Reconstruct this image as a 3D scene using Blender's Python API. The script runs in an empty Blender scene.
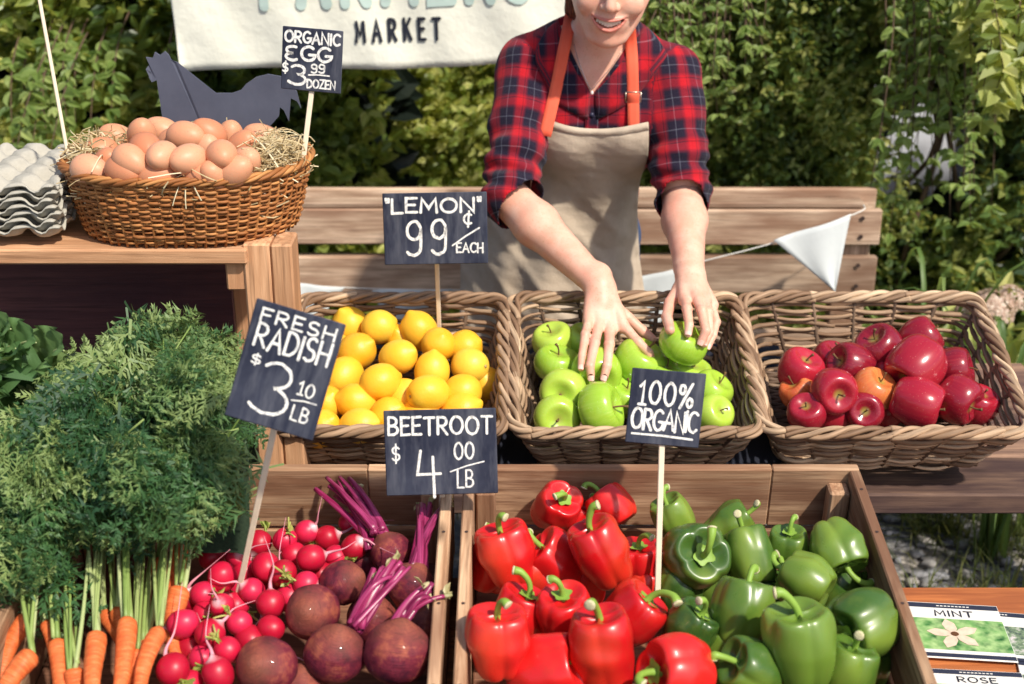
import bpy, math, random
import numpy as np
from mathutils import Vector, Matrix, Quaternion, Euler

random.seed(7)
rng = np.random.default_rng(7)
SC = bpy.context.scene
COL = SC.collection
R = math.radians
PI = math.pi

# ------------------------------------------------------------------ camera model
CAM_Z = 1.75
PITCH = R(22.0)
FPX = 1400.0
CR = np.array([1.0, 0, 0])
CF = np.array([0, math.cos(PITCH), -math.sin(PITCH)])
CU = np.array([0, math.sin(PITCH), math.cos(PITCH)])
CO = np.array([0, 0, CAM_Z])

def ray(px, py):
    return CF * FPX + CR * (px - 512.0) + CU * (342.0 - py)

def at(px, py, Y):
    """world point at distance Y seen in direction (px, py)"""
    d = ray(px, py)
    return CO + d * (Y / d[1])

def at_z(px, py, z):
    d = ray(px, py)
    return CO + d * ((z - CAM_Z) / d[2])

def camdir(x, y, z):
    """direction given as right / up / toward the viewer"""
    v = CR * x + CU * y - CF * z
    return v / np.linalg.norm(v)

def V3(a):
    return Vector((float(a[0]), float(a[1]), float(a[2])))

# ------------------------------------------------------------------ mesh builder
class MB:
    def __init__(s):
        s.v = []; s.f = []; s.gc = []; s.rnd = []; s.n = 0; s.fm = []
    def add(s, v, f, gc=None, rnd=None, mi=0):
        v = np.asarray(v, float).reshape(-1, 3)
        if isinstance(f, np.ndarray) and f.dtype != object:
            fl = [f + s.n]
        else:
            by = {}
            for q in f: by.setdefault(len(q), []).append(q)
            fl = [np.array(a) + s.n for a in by.values()]
        for a in fl:
            s.f.append(a); s.fm.append(np.full(len(a), mi))
        s.v.append(v)
        s.gc.append(v.copy() if gc is None else np.asarray(gc, float).reshape(-1, 3))
        if rnd is None: rnd = random.random()
        s.rnd.append(np.broadcast_to(np.asarray(rnd, float), (len(v),)).copy())
        s.n += len(v)
        return s
    def mesh(s, name, mat=None, smooth=False):
        me = bpy.data.meshes.new(name)
        v = np.concatenate(s.v)
        me.vertices.add(len(v)); me.vertices.foreach_set('co', v.ravel())
        li = np.concatenate([a.ravel() for a in s.f])
        lens = np.concatenate([np.full(len(a), a.shape[1]) for a in s.f])
        st = np.concatenate([[0], np.cumsum(lens)[:-1]])
        me.loops.add(len(li)); me.loops.foreach_set('vertex_index', li.astype(np.int32))
        me.polygons.add(len(lens)); me.polygons.foreach_set('loop_start', st.astype(np.int32))
        me.update(calc_edges=True)
        me.polygons.foreach_set('use_smooth', np.full(len(lens), smooth))
        me.polygons.foreach_set('material_index', np.concatenate(s.fm).astype(np.int32))
        a = me.attributes.new('gc', 'FLOAT_VECTOR', 'POINT'); a.data.foreach_set('vector', np.concatenate(s.gc).ravel())
        a = me.attributes.new('rnd', 'FLOAT', 'POINT'); a.data.foreach_set('value', np.concatenate(s.rnd))
        if mat is not None:
            for m in (mat if isinstance(mat, (list, tuple)) else [mat]): me.materials.append(m)
        me.validate()
        return me
    def obj(s, name, mat=None, parent=None, smooth=False, bevel=0, seg=1, subd=0):
        me = s.mesh(name, mat, smooth)
        o = bpy.data.objects.new(name, me); COL.objects.link(o)
        if parent: o.parent = parent
        if bevel:
            m = o.modifiers.new('bevel', 'BEVEL'); m.width = bevel; m.segments = seg; m.limit_method = 'ANGLE'
            m.harden_normals = False
        if subd:
            m = o.modifiers.new('sub', 'SUBSURF'); m.levels = subd; m.render_levels = subd
        return o

def tag(o, label=None, cat=None, group=None, kind=None):
    if label: o['label'] = label
    if cat: o['category'] = cat
    if group: o['group'] = group
    if kind: o['kind'] = kind
    return o

def empty(name, loc=(0, 0, 0), rot=(0, 0, 0), label=None, cat=None, group=None):
    o = bpy.data.objects.new(name, None); COL.objects.link(o)
    o.location = [float(c) for c in loc]; o.rotation_euler = rot; o.empty_display_size = .02
    tag(o, label, cat, group)
    return o

def mesh_obj(name, me, parent=None):
    o = bpy.data.objects.new(name, me); COL.objects.link(o)
    if parent: o.parent = parent
    return o

def put(o, loc, axis=None, spin=0.0, scale=1.0):
    """place object: local Z along axis, spun about it"""
    q = Quaternion()
    if axis is not None:
        q = Vector((0, 0, 1)).rotation_difference(V3(axis).normalized()) @ Quaternion((0, 0, 1), spin)
    o.rotation_mode = 'QUATERNION'; o.rotation_quaternion = q
    o.location = V3(loc)
    o.scale = (scale, scale, scale) if not hasattr(scale, '__len__') else scale
    return o

BOXF = [(0, 3, 2, 1), (4, 5, 6, 7), (0, 1, 5, 4), (1, 2, 6, 5), (2, 3, 7, 6), (3, 0, 4, 7)]
def box(mb, c, size, rot=None, along=None, mi=0, taper=None):
    """box; gc = local coordinates with the grain along its longest side"""
    sx, sy, sz = [k / 2 for k in size]
    v = np.array([(-sx, -sy, -sz), (sx, -sy, -sz), (sx, sy, -sz), (-sx, sy, -sz),
                  (-sx, -sy, sz), (sx, -sy, sz), (sx, sy, sz), (-sx, sy, sz)])
    if taper: v[4:, :2] *= taper
    ax = along if along is not None else int(np.argmax(size))
    gc = np.roll(v, -ax, axis=1) + rng.uniform(-20, 20, 3)
    if rot is not None:
        m = np.array(Euler(rot).to_matrix() if not isinstance(rot, Matrix) else rot)
        v = v @ m.T
    mb.add(v + np.array(c), BOXF, gc, mi=mi)
    return mb

def beam(mb, p0, p1, w, h, up=(0, 0, 1), mi=0):
    p0, p1 = np.array(p0, float), np.array(p1, float)
    d = p1 - p0; L = np.linalg.norm(d); d /= L
    s = np.cross(np.array(up, float), d); s /= np.linalg.norm(s); u = np.cross(d, s)
    m = Matrix((tuple(d), tuple(s), tuple(u))).transposed()
    return box(mb, (p0 + p1) / 2, (L, w, h), rot=m, along=0, mi=mi)

def frames(P):
    P = np.asarray(P, float)
    T = np.gradient(P, axis=0); T /= np.linalg.norm(T, axis=1)[:, None] + 1e-12
    n = np.cross(T[0], [0, 0, 1.0])
    if np.linalg.norm(n) < .1: n = np.cross(T[0], [0, 1.0, 0])
    n /= np.linalg.norm(n); N = [n]
    for i in range(1, len(P)):
        n = N[-1] - T[i] * np.dot(N[-1], T[i]); n /= np.linalg.norm(n) + 1e-12; N.append(n)
    N = np.array(N); return T, N, np.cross(T, N)

def tube(mb, P, r, m=6, closed=False, rnd=None, flat=1.0, mi=0, cap=True):
    P = np.asarray(P, float); n = len(P); r = np.broadcast_to(np.asarray(r, float), (n,))
    T, N, B = frames(P)
    a = np.arange(m) * 2 * PI / m
    ring = P[:, None] + r[:, None, None] * (np.cos(a)[None, :, None] * N[:, None] + flat * np.sin(a)[None, :, None] * B[:, None])
    L = np.concatenate([[0], np.cumsum(np.linalg.norm(np.diff(P, axis=0), axis=1))])
    off = random.uniform(-30, 30)
    gc = np.stack([np.repeat(L[:, None] + off, m, 1), np.repeat((np.cos(a))[None], n, 0) * r[:, None], np.repeat(np.sin(a)[None], n, 0) * r[:, None] + off], -1)
    i = np.arange(n - 1)[:, None] * m; j = np.arange(m)[None]; k = (j + 1) % m
    f = np.stack([i + j, i + k, i + m + k, i + m + j], -1).reshape(-1, 4)
    v = ring.reshape(-1, 3); g = gc.reshape(-1, 3)
    faces = [tuple(q) for q in f]
    if cap:
        faces.append(tuple(range(m))[::-1]); faces.append(tuple((n - 1) * m + q for q in range(m)))
    mb.add(v, faces, g, rnd, mi)
    return mb

def bez(p0, p1, p2, n=12):
    t = np.linspace(0, 1, n)[:, None]
    return (1 - t) ** 2 * np.array(p0) + 2 * t * (1 - t) * np.array(p1) + t ** 2 * np.array(p2)

def smoothpath(pts, n=24):
    """Catmull-Rom through points"""
    P = np.array(pts, float); P = np.vstack([2 * P[0] - P[1], P, 2 * P[-1] - P[-2]])
    out = []; segs = len(P) - 3
    for u in np.linspace(0, segs - 1e-6, n):
        i = int(u); t = u - i; a, b, c, d = P[i:i + 4]
        out.append(.5 * ((2 * b) + (-a + c) * t + (2 * a - 5 * b + 4 * c - d) * t * t + (-a + 3 * b - 3 * c + d) * t ** 3))
    return np.array(out)

def revolve(mb, fn, nu=32, nv=24, rnd=None, mi=0):
    """fn(theta array, v array) -> x, y, z; v 0..1 from bottom pole to top pole"""
    th = np.arange(nu) * 2 * PI / nu; vv = np.linspace(0, 1, nv)
    T, Vv = np.meshgrid(th, vv)
    x, y, z = fn(T, Vv)
    v = np.stack([x, y, z], -1).reshape(-1, 3)
    gc = np.stack([T / (2 * PI), Vv, z * 10], -1).reshape(-1, 3)
    i = np.arange(nv - 1)[:, None] * nu; j = np.arange(nu)[None]; k = (j + 1) % nu
    f = np.stack([i + j, i + k, i + nu + k, i + nu + j], -1).reshape(-1, 4)
    mb.add(v, f, gc, rnd, mi)
    return mb

def wob(P, seed, freq, octaves=1):
    """smooth pseudo noise, roughly -1..1"""
    g = np.random.default_rng(seed); out = 0; amp = 1; tot = 0
    for o in range(octaves):
        for k in range(5):
            d = g.normal(size=3); d /= np.linalg.norm(d)
            out = out + amp * np.sin((P @ d) * freq * g.uniform(.6, 1.5) * 2 * PI + g.uniform(0, 7))
        tot += amp * 2.2; freq *= 2.1; amp *= .5
    return out / tot

# ------------------------------------------------------------------ materials
class Mt:
    def __init__(s, name, rough=.5, spec=.5, **kw):
        s.m = bpy.data.materials.new(name); s.m.use_nodes = True
        s.t = s.m.node_tree; s.b = s.t.nodes['Principled BSDF']
        s.b.inputs['Roughness'].default_value = rough
        s.b.inputs['Specular IOR Level'].default_value = spec
        for k, v in kw.items(): s.b.inputs[k.replace('_', ' ')].default_value = v
    def n(s, typ, **kw):
        nd = s.t.nodes.new(typ)
        for k, v in kw.items():
            if k in nd.inputs: s.set(nd.inputs[k], v)
            else: setattr(nd, k, v)
        return nd
    def set(s, sock, v):
        if isinstance(v, bpy.types.NodeSocket): s.t.links.new(v, sock)
        else:
            if hasattr(sock.default_value, '__len__') and not hasattr(v, '__len__'): v = (v,) * len(sock.default_value)
            if hasattr(v, '__len__') and len(v) == 3 and len(sock.default_value) == 4: v = (*v, 1)
            sock.default_value = v
    def inp(s, k, v): s.set(s.b.inputs[k], v); return s
    def attr(s, name, out='Vector'): return s.n('ShaderNodeAttribute', attribute_name=name).outputs[out]
    def rnd(s): return s.attr('rnd', 'Fac')
    def obj(s): return s.n('ShaderNodeTexCoord').outputs['Object']
    def scale(s, vec, sc):
        nd = s.n('ShaderNodeMapping'); s.set(nd.inputs['Vector'], vec)
        nd.inputs['Scale'].default_value = sc if hasattr(sc, '__len__') else (sc,) * 3
        return nd.outputs[0]
    def noise(s, vec, scale, detail=3, rough=.5, dist=0):
        nd = s.n('ShaderNodeTexNoise'); s.set(nd.inputs['Vector'], vec)
        nd.inputs['Scale'].default_value = scale; nd.inputs['Detail'].default_value = detail
        nd.inputs['Roughness'].default_value = rough; nd.inputs['Distortion'].default_value = dist
        return nd.outputs['Fac']
    def ramp(s, fac, stops, interp='LINEAR'):
        nd = s.n('ShaderNodeValToRGB'); s.set(nd.inputs[0], fac); cr = nd.color_ramp; cr.interpolation = interp
        while len(cr.elements) < len(stops): cr.elements.new(.5)
        for e, (p, c) in zip(cr.elements, stops):
            e.position = p; c = (c,) * 3 if not hasattr(c, '__len__') else c; e.color = (*c[:3], 1)
        return nd.outputs[0]
    def mix(s, fac, a, b, typ='MIX'):
        nd = s.n('ShaderNodeMix', data_type='RGBA', blend_type=typ)
        s.set(nd.inputs[0], fac); s.set(nd.inputs[6], a); s.set(nd.inputs[7], b)
        return nd.outputs[2]
    def math(s, op, a, b=0.0, clamp=False):
        nd = s.n('ShaderNodeMath', operation=op, use_clamp=clamp); s.set(nd.inputs[0], a); s.set(nd.inputs[1], b)
        return nd.outputs[0]
    def sep(s, v):
        nd = s.n('ShaderNodeSeparateXYZ'); s.set(nd.inputs[0], v); return nd.outputs
    def bump(s, h, strength=.3, dist=.002):
        nd = s.n('ShaderNodeBump'); s.set(nd.inputs['Height'], h)
        nd.inputs['Strength'].default_value = strength; nd.inputs['Distance'].default_value = dist
        s.t.links.new(nd.outputs[0], s.b.inputs['Normal']); return s
    def col(s, v): return s.inp('Base Color', v)

def wood(name, c1, c2, dark=None, rough=.75, knots=True, scale=1.0):
    """sawn board; grain follows gc"""
    m = Mt(name, rough, .25); g = m.attr('gc')
    a = m.noise(m.scale(g, (2.0 * scale, 30 * scale, 30 * scale)), 1.6, 6, .66, 1.2)
    b = m.noise(m.scale(g, (4, 120, 120)), 1, 4, .75)
    big = m.noise(m.scale(g, (1.5, 5, 5)), 2.2, 3, .6)
    c = m.ramp(a, [(.36, c1), (.62, c2)])
    c = m.mix(m.math('MULTIPLY', m.ramp(b, [(.48, 0), (.66, 1)]), .75), c, tuple(k * .45 for k in c1))
    c = m.mix(m.ramp(big, [(.38, .0), (.62, .85)]), c, dark or tuple(k * .5 for k in c1))
    hs = m.n('ShaderNodeHueSaturation'); m.set(hs.inputs['Color'], c)
    m.set(hs.inputs['Value'], m.math('ADD', m.math('MULTIPLY', m.rnd(), .5), .75))
    c = hs.outputs[0]
    if knots:
        vn = m.n('ShaderNodeTexVoronoi'); m.set(vn.inputs['Vector'], m.scale(g, (4.5, 13, 13))); vn.inputs['Scale'].default_value = 1.0
        k = m.ramp(vn.outputs['Distance'], [(.05, 1), (.14, 0)])
        c = m.mix(m.math('MULTIPLY', k, .7), c, tuple(q * .22 for q in c1))
    m.col(c)
    m.bump(m.math('ADD', m.math('MULTIPLY', a, .6), b), .5, .002)
    return m.m

def leafmat(name, c1, c2, c3, trans=.35, rough=.45, spec=.4):
    """thin leaf, colour varied per leaf by rnd; some light comes through"""
    m = Mt(name, rough, spec)
    n = m.noise(m.obj(), 3.0, 2)
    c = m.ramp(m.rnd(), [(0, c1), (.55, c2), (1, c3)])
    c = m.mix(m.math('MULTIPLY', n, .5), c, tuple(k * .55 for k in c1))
    m.col(c)
    tr = m.n('ShaderNodeBsdfTranslucent'); m.set(tr.inputs['Color'], m.mix(.5, c, (c3[0] * 1.5, c3[1] * 1.5, c3[2] * .8)))
    mx = m.n('ShaderNodeMixShader'); mx.inputs[0].default_value = trans
    m.t.links.new(m.b.outputs[0], mx.inputs[1]); m.t.links.new(tr.outputs[0], mx.inputs[2])
    m.t.links.new(mx.outputs[0], m.t.nodes['Material Output'].inputs[0])
    return m.m

def plain(name, c, var=.15, rough=.6, spec=.3, sc=30, bump=0, coord='obj', **kw):
    m = Mt(name, rough, spec, **kw); v = m.obj() if coord == 'obj' else m.attr('gc')
    n = m.noise(v, sc, 4, .6)
    m.col(m.mix(n, tuple(min(1, k * (1 - var)) for k in c), tuple(min(1, k * (1 + var)) for k in c)))
    if bump: m.bump(n, bump, .002)
    return m.m

# ------------------------------------------------------------------ handwritten stroke letters, unit box 0..1
def _arc(cx, cy, rx, ry, a0, a1, n=12):
    t = np.radians(np.linspace(a0, a1, n)); return [(cx + rx * math.cos(k), cy + ry * math.sin(k)) for k in t]
G = {}
G['A'] = (.7, [[(0, 0), (.35, 1), (.7, 0)], [(.13, .36), (.57, .36)]])
G['B'] = (.58, [[(0, 0), (0, 1)], [(0, 1)] + _arc(.2, .76, .3, .24, 90, -90) + [(0, .52)], [(0, .52)] + _arc(.22, .26, .35, .26, 90, -90) + [(0, 0)]])
G['C'] = (.62, [_arc(.38, .5, .38, .5, 50, 310, 16)])
G['D'] = (.62, [[(0, 0), (0, 1)], [(0, 1)] + _arc(.15, .5, .48, .5, 85, -85, 14) + [(0, 0)]])
G['E'] = (.5, [[(.5, 1), (0, 1), (0, 0), (.52, 0)], [(0, .52), (.42, .52)]])
G['F'] = (.5, [[(.52, 1), (0, 1), (0, 0)], [(0, .52), (.42, .52)]])
G['G'] = (.68, [_arc(.38, .5, .38, .5, 50, 340, 16) + [(.74, .42), (.42, .42)]])
G['H'] = (.6, [[(0, 0), (0, 1)], [(.6, 0), (.6, 1)], [(0, .5), (.6, .5)]])
G['I'] = (.05, [[(.02, 0), (.02, 1)]])
G['K'] = (.58, [[(0, 0), (0, 1)], [(.55, 1), (.02, .45)], [(.18, .6), (.58, 0)]])
G['L'] = (.48, [[(0, 1), (0, 0), (.5, 0)]])
G['M'] = (.78, [[(0, 0), (.06, 1), (.39, .3), (.72, 1), (.78, 0)]])
G['N'] = (.62, [[(0, 0), (0, 1), (.62, 0), (.62, 1)]])
G['O'] = (.76, [_arc(.38, .5, .38, .5, 95, 460, 20)])
G['R'] = (.58, [[(0, 0), (0, 1)], [(0, 1)] + _arc(.22, .74, .32, .26, 90, -90) + [(0, .48)], [(.2, .48), (.58, 0)]])
G['S'] = (.52, [_arc(.27, .75, .25, .25, 40, 250, 10) + _arc(.25, .25, .28, .25, 80, -140, 12)])
G['T'] = (.64, [[(0, 1), (.64, 1)], [(.32, 1), (.32, 0)]])
G['Z'] = (.58, [[(0, 1), (.56, 1), (0, 0), (.6, 0)]])
G['0'] = (.6, [_arc(.3, .5, .3, .5, 95, 460, 18)])
G['1'] = (.34, [[(0, .78), (.2, 1), (.2, 0)], [(0, 0), (.38, 0)]])
G['3'] = (.6, [_arc(.26, .76, .3, .24, 140, -80, 12) + _arc(.24, .27, .38, .27, 80, -150, 14)])
G['4'] = (.66, [[(.1, 1), (0, .42), (.68, .46)], [(.46, .85), (.5, -.12)]])
G['9'] = (.58, [_arc(.28, .72, .27, .28, 20, 370, 16) + [(.55, .4)] + _arc(.26, .18, .28, .22, 0, -150, 8)])
G['$'] = (.5, [_arc(.26, .68, .22, .2, 30, 250, 9) + _arc(.25, .3, .24, .2, 80, -150, 9), [(.26, 1.05), (.26, -.06)]])
G['c'] = (.5, [_arc(.26, .5, .24, .36, 50, 310, 10), [(.3, 1.05), (.24, -.05)]])
G['%'] = (.8, [_arc(.16, .78, .15, .2, 0, 360, 12), _arc(.64, .2, .15, .2, 0, 360, 12), [(.7, 1.05), (.1, -.05)]])
G['"'] = (.1, [[(0, 1.06), (.03, .8)], [(.13, 1.06), (.13, .82)]])
G['e'] = (.62, [_arc(.36, .74, .34, .26, 60, 262, 10)+[(.12,.5),(.4,.5),(.12,.48)]+ _arc(.36, .26, .36, .26, 100, 310, 11)])
G[' '] = (.3, [])
G['E|'] = G['E']

_rk = [0]
def ribbon(mb, pts, w, y):
    """flat mitred stroke in the XZ plane, rounded ends"""
    P = [np.array(p, float) for p in pts]
    Q = [P[0]]
    for p in P[1:]:
        if np.linalg.norm(p - Q[-1]) > 1e-5: Q.append(p)
    P = np.array(Q)
    if len(P) < 2: return
    _rk[0] += 1; y = y - (_rk[0] % 6) * 1.2e-4
    seg = np.diff(P, axis=0); seg /= np.linalg.norm(seg, axis=1)[:, None]
    h = w / 2; Lf = []; Rt = []
    for i in range(len(P)):
        a = seg[max(i - 1, 0)]; b = seg[min(i, len(seg) - 1)]
        t = a + b; nt = np.linalg.norm(t); t = t / nt if nt > .3 else b
        n = np.array([-t[1], t[0]]); k = 1 / max(.55, abs(np.dot(n, [-b[1], b[0]])))
        hh = h * random.uniform(.88, 1.1)
        Lf.append(P[i] + n * hh * k); Rt.append(P[i] - n * hh * k)
    def capp(c, d):
        ang = math.atan2(d[1], d[0])
        return [c + h * np.array([math.cos(ang + PI / 2 - PI * q / 5), math.sin(ang + PI / 2 - PI * q / 5)]) for q in range(1, 5)]
    f = []; n = len(P); v = Lf + Rt
    for i in range(n - 1): f.append((i, n + i, n + i + 1, i + 1))
    e = capp(P[-1], seg[-1]); s0 = len(v); v = v + e
    f.append((n - 1,) + (2 * n - 1,) + tuple(s0 + q for q in (3, 2, 1, 0)))
    e = capp(P[0], -seg[0]); s0 = len(v); v = v + e
    f.append((n, 0) + tuple(s0 + q for q in (3, 2, 1, 0)))
    mb.add([(u[0], y, u[1]) for u in v], f, rnd=.5)

def write(mb, text, x0, z0, w, h, sw, y, gap=.2, slant=0.0, jit=.02):
    """write text in box (x0,z0)-(x0+w,z0+h)"""
    tot = sum(G[c][0] + gap for c in text) - gap
    sx = w / tot; x = 0
    for c in text:
        gw, strokes = G[c]
        dz = random.uniform(-jit, jit) * h
        for s in strokes:
            if len(s) == 2:
                (a, b), (c2, d) = s; s = [(a + (c2 - a) * t, b + (d - b) * t) for t in (0, .5, 1)]
            pts = [(x0 + (x + u) * sx + slant * v * h, z0 + v * h + dz + slant * 0 + random.uniform(-jit, jit) * h * .3) for u, v in s]
            ribbon(mb, pts, sw, y)
        x += gw + gap
# ================================================================== light, world, camera
w = bpy.data.worlds.new('World'); SC.world = w; w.use_nodes = True
wt = w.node_tree; bg = wt.nodes['Background']
sky = wt.nodes.new('ShaderNodeTexSky'); sky.sky_type = 'NISHITA'; sky.sun_disc = False
SUN_EL = R(50); SUN_AZ = R(138)          # azimuth clockwise from +Y: right of and behind the camera
sky.sun_elevation = SUN_EL; sky.sun_rotation = SUN_AZ; sky.dust_density = 2.0
wt.links.new(sky.outputs[0], bg.inputs[0]); bg.inputs[1].default_value = .15
sd = Vector((math.sin(SUN_AZ) * math.cos(SUN_EL), math.cos(SUN_AZ) * math.cos(SUN_EL), math.sin(SUN_EL)))
sl = bpy.data.lights.new('sun', 'SUN'); sl.energy = 5.0; sl.angle = R(2); sl.color = (1, .93, .82)
so = bpy.data.objects.new('sun', sl); COL.objects.link(so); so.rotation_euler = sd.to_track_quat('Z', 'Y').to_euler(); so.location = (3, -3, 5)

cam = bpy.data.cameras.new('camera'); cam.sensor_width = 36; cam.lens = FPX / 1024 * 36; cam.clip_end = 300; cam.clip_start = .05
co = bpy.data.objects.new('camera', cam); COL.objects.link(co); co.location = (0, 0, CAM_Z); co.rotation_euler = (PI / 2 - PITCH, 0, 0)
cam.dof.use_dof = True; cam.dof.focus_distance = 2.2; cam.dof.aperture_fstop = 4.2
SC.camera = co
SC.view_settings.view_transform = 'Standard'; SC.view_settings.look = 'None'; SC.view_settings.exposure = 0; SC.view_settings.gamma = 1
SC.render.engine = 'CYCLES'; SC.cycles.use_denoising = True; SC.cycles.max_bounces = 6; SC.cycles.transparent_max_bounces = 6

# ================================================================== materials of the setting
W_crate = wood('crate_wood', (.36, .19, .1), (.7, .46, .28), (.2, .09, .05))
W_crate_dark = wood('crate_wood_dark', (.19, .085, .05), (.33, .16, .09), (.1, .045, .03))
W_pallet = wood('pallet_wood', (.4, .27, .18), (.68, .5, .36), (.24, .13, .08))
W_table = wood('weathered_table_wood', (.17, .1, .075), (.33, .2, .13), (.07, .04, .04))
W_orange = wood('orange_stained_wood', (.46, .14, .045), (.7, .25, .08), (.3, .09, .035), rough=.55)
W_shelf = wood('shelf_wood', (.52, .26, .13), (.74, .43, .24), (.4, .2, .1), rough=.6, knots=False)
W_panel = wood('dark_panel_wood', (.1, .038, .04), (.15, .058, .055), (.075, .03, .035), rough=.6, knots=False)
M_nail = plain('rusty_nail', (.05, .03, .025), .3, .6)
M_navy = plain('dark_painted_board', (.018, .02, .032), .4, .7)

# ground
m = Mt('soil_and_gravel', .95, .15); o_ = m.obj()
vn = m.n('ShaderNodeTexVoronoi'); m.set(vn.inputs['Vector'], o_); vn.inputs['Scale'].default_value = 60
c = m.ramp(m.noise(o_, 5, 5, .65), [(.3, (.06, .07, .1)), (.48, (.2, .21, .23)), (.64, (.6, .54, .46))])
c = m.mix(m.ramp(vn.outputs['Distance'], [(0, .0), (.6, .6)]), c, (.03, .03, .045))
m.col(c); m.bump(vn.outputs['Distance'], .9, .01)
mb = MB(); n = 60
xs = np.concatenate([[-150, -40], np.linspace(-8, 8, 120), [40, 150]]); ys = np.concatenate([[-150, -40], np.linspace(-5, 9, 120), [40, 150]])
X, Y = np.meshgrid(xs, ys); Z = .012 * wob(np.stack([X, Y, X * 0], -1), 3, .9, 3) * (np.abs(X) < 9)
k = len(xs); i = np.arange(len(ys) - 1)[:, None] * k; j = np.arange(k - 1)[None]
mb.add(np.stack([X, Y, Z - .012], -1), np.stack([i + j, i + j + 1, i + k + j + 1, i + k + j], -1).reshape(-1, 4))
tag(mb.obj('ground', m.m, smooth=True), kind='structure')

# loose stones
mb = MB()
for q in range(1400):
    x = rng.uniform(.2, 2.4); y = rng.uniform(2.3, 3.7); r = rng.uniform(.006, .022)
    v = rng.normal(size=(8, 3)); v = np.array([(-1, -1, -1), (1, -1, -1), (1, 1, -1), (-1, 1, -1), (-1, -1, 1), (1, -1, 1), (1, 1, 1), (-1, 1, 1)]) * .6 + v * .18
    a = rng.uniform(0, 6.3); v[:, :2] = v[:, :2] @ np.array([[math.cos(a), -math.sin(a)], [math.sin(a), math.cos(a)]])
    mb.add(v * r * [1.2, 1, .6] + [x, y, r * .2], BOXF, rnd=rng.random())
m = Mt('stone', .9, .2); m.col(m.mix(m.noise(m.obj(), 60), m.ramp(m.rnd(), [(0, (.14, .16, .22)), (.6, (.4, .4, .4)), (1, (.75, .68, .58))]), (.2, .19, .2)))
tag(mb.obj('gravel', m.m, smooth=True), 'pale and slate grey gravel scattered over the soil behind the table', 'gravel', kind='stuff')

# grass
def blades(mb, n, xr, yr, lr, wr, lean=.6, dirb=None):
    x = rng.uniform(*xr, n); y = rng.uniform(*yr, n); L = rng.uniform(*lr, n); wd = rng.uniform(*wr, n)
    a = rng.uniform(0, 2 * PI, n); le = rng.uniform(.1, lean, n)
    d = np.stack([np.cos(a) * le, np.sin(a) * le, np.sqrt(np.clip(1 - le * le, .05, 1))], -1)
    s = np.stack([-np.sin(a), np.cos(a), a * 0], -1)
    b = np.stack([x, y, x * 0 - .005], -1); mid = b + d * L[:, None] * .55; 
    d2 = d * [1.6, 1.6, .45]; tip = mid + d2 * L[:, None] * .5
    w2 = (s * wd[:, None])
    v = np.stack([b - w2, b + w2, mid + w2 * .7, mid - w2 * .7, tip], 1).reshape(-1, 3)
    i = np.arange(n)[:, None] * 5
    mb.add(v, i + np.array([[0, 1, 2, 3]]), rnd=np.repeat(rng.random(n), 5))
    mb.f.append(i + np.array([[3, 2, 4]]) + (mb.n - len(v))); mb.fm.append(np.zeros(n))
M_grass = leafmat('grass_blade', (.035, .055, .02), (.09, .13, .035), (.26, .25, .09))
mb = MB()
for q in range(150):
    cx, cy = rng.uniform(.3, 2.6), rng.uniform(2.35, 3.7); r = rng.uniform(.02, .07)
    blades(mb, 45, (cx - r, cx + r), (cy - r, cy + r), (.05, .2), (.0012, .0025), .95)
blades(mb, 3000, (-2.5, 2.8), (2.9, 3.7), (.04, .16), (.0012, .0028), .9)
tag(mb.obj('grass', M_grass), 'straggly green and straw coloured grass growing through the gravel', 'grass', kind='stuff')

# ================================================================== hedges
def leaves(mb, P, D, Nn, L, W, rnd, fold=.25):
    """leaf blades: P base, D direction, Nn face normal; six vertices each"""
    D = D / np.linalg.norm(D, axis=1)[:, None]
    S = np.cross(D, Nn); S /= np.linalg.norm(S, axis=1)[:, None] + 1e-9; U = np.cross(S, D)
    L = L[:, None]; W = W[:, None]
    b = P; tip = P + D * L - U * L * .12
    l1 = P + D * L * .3 - S * W * .5 + U * W * fold; l2 = P + D * L * .68 - S * W * .42 + U * W * fold
    r1 = P + D * L * .3 + S * W * .5 + U * W * fold; r2 = P + D * L * .68 + S * W * .42 + U * W * fold
    v = np.stack([b, l1, l2, tip, r2, r1], 1).reshape(-1, 3)
    i = np.arange(len(P))[:, None] * 6
    f = np.concatenate([i + [[0, 5, 4, 3]], i + [[0, 3, 2, 1]]])
    mb.add(v, f, rnd=np.repeat(rnd, 6))

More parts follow.
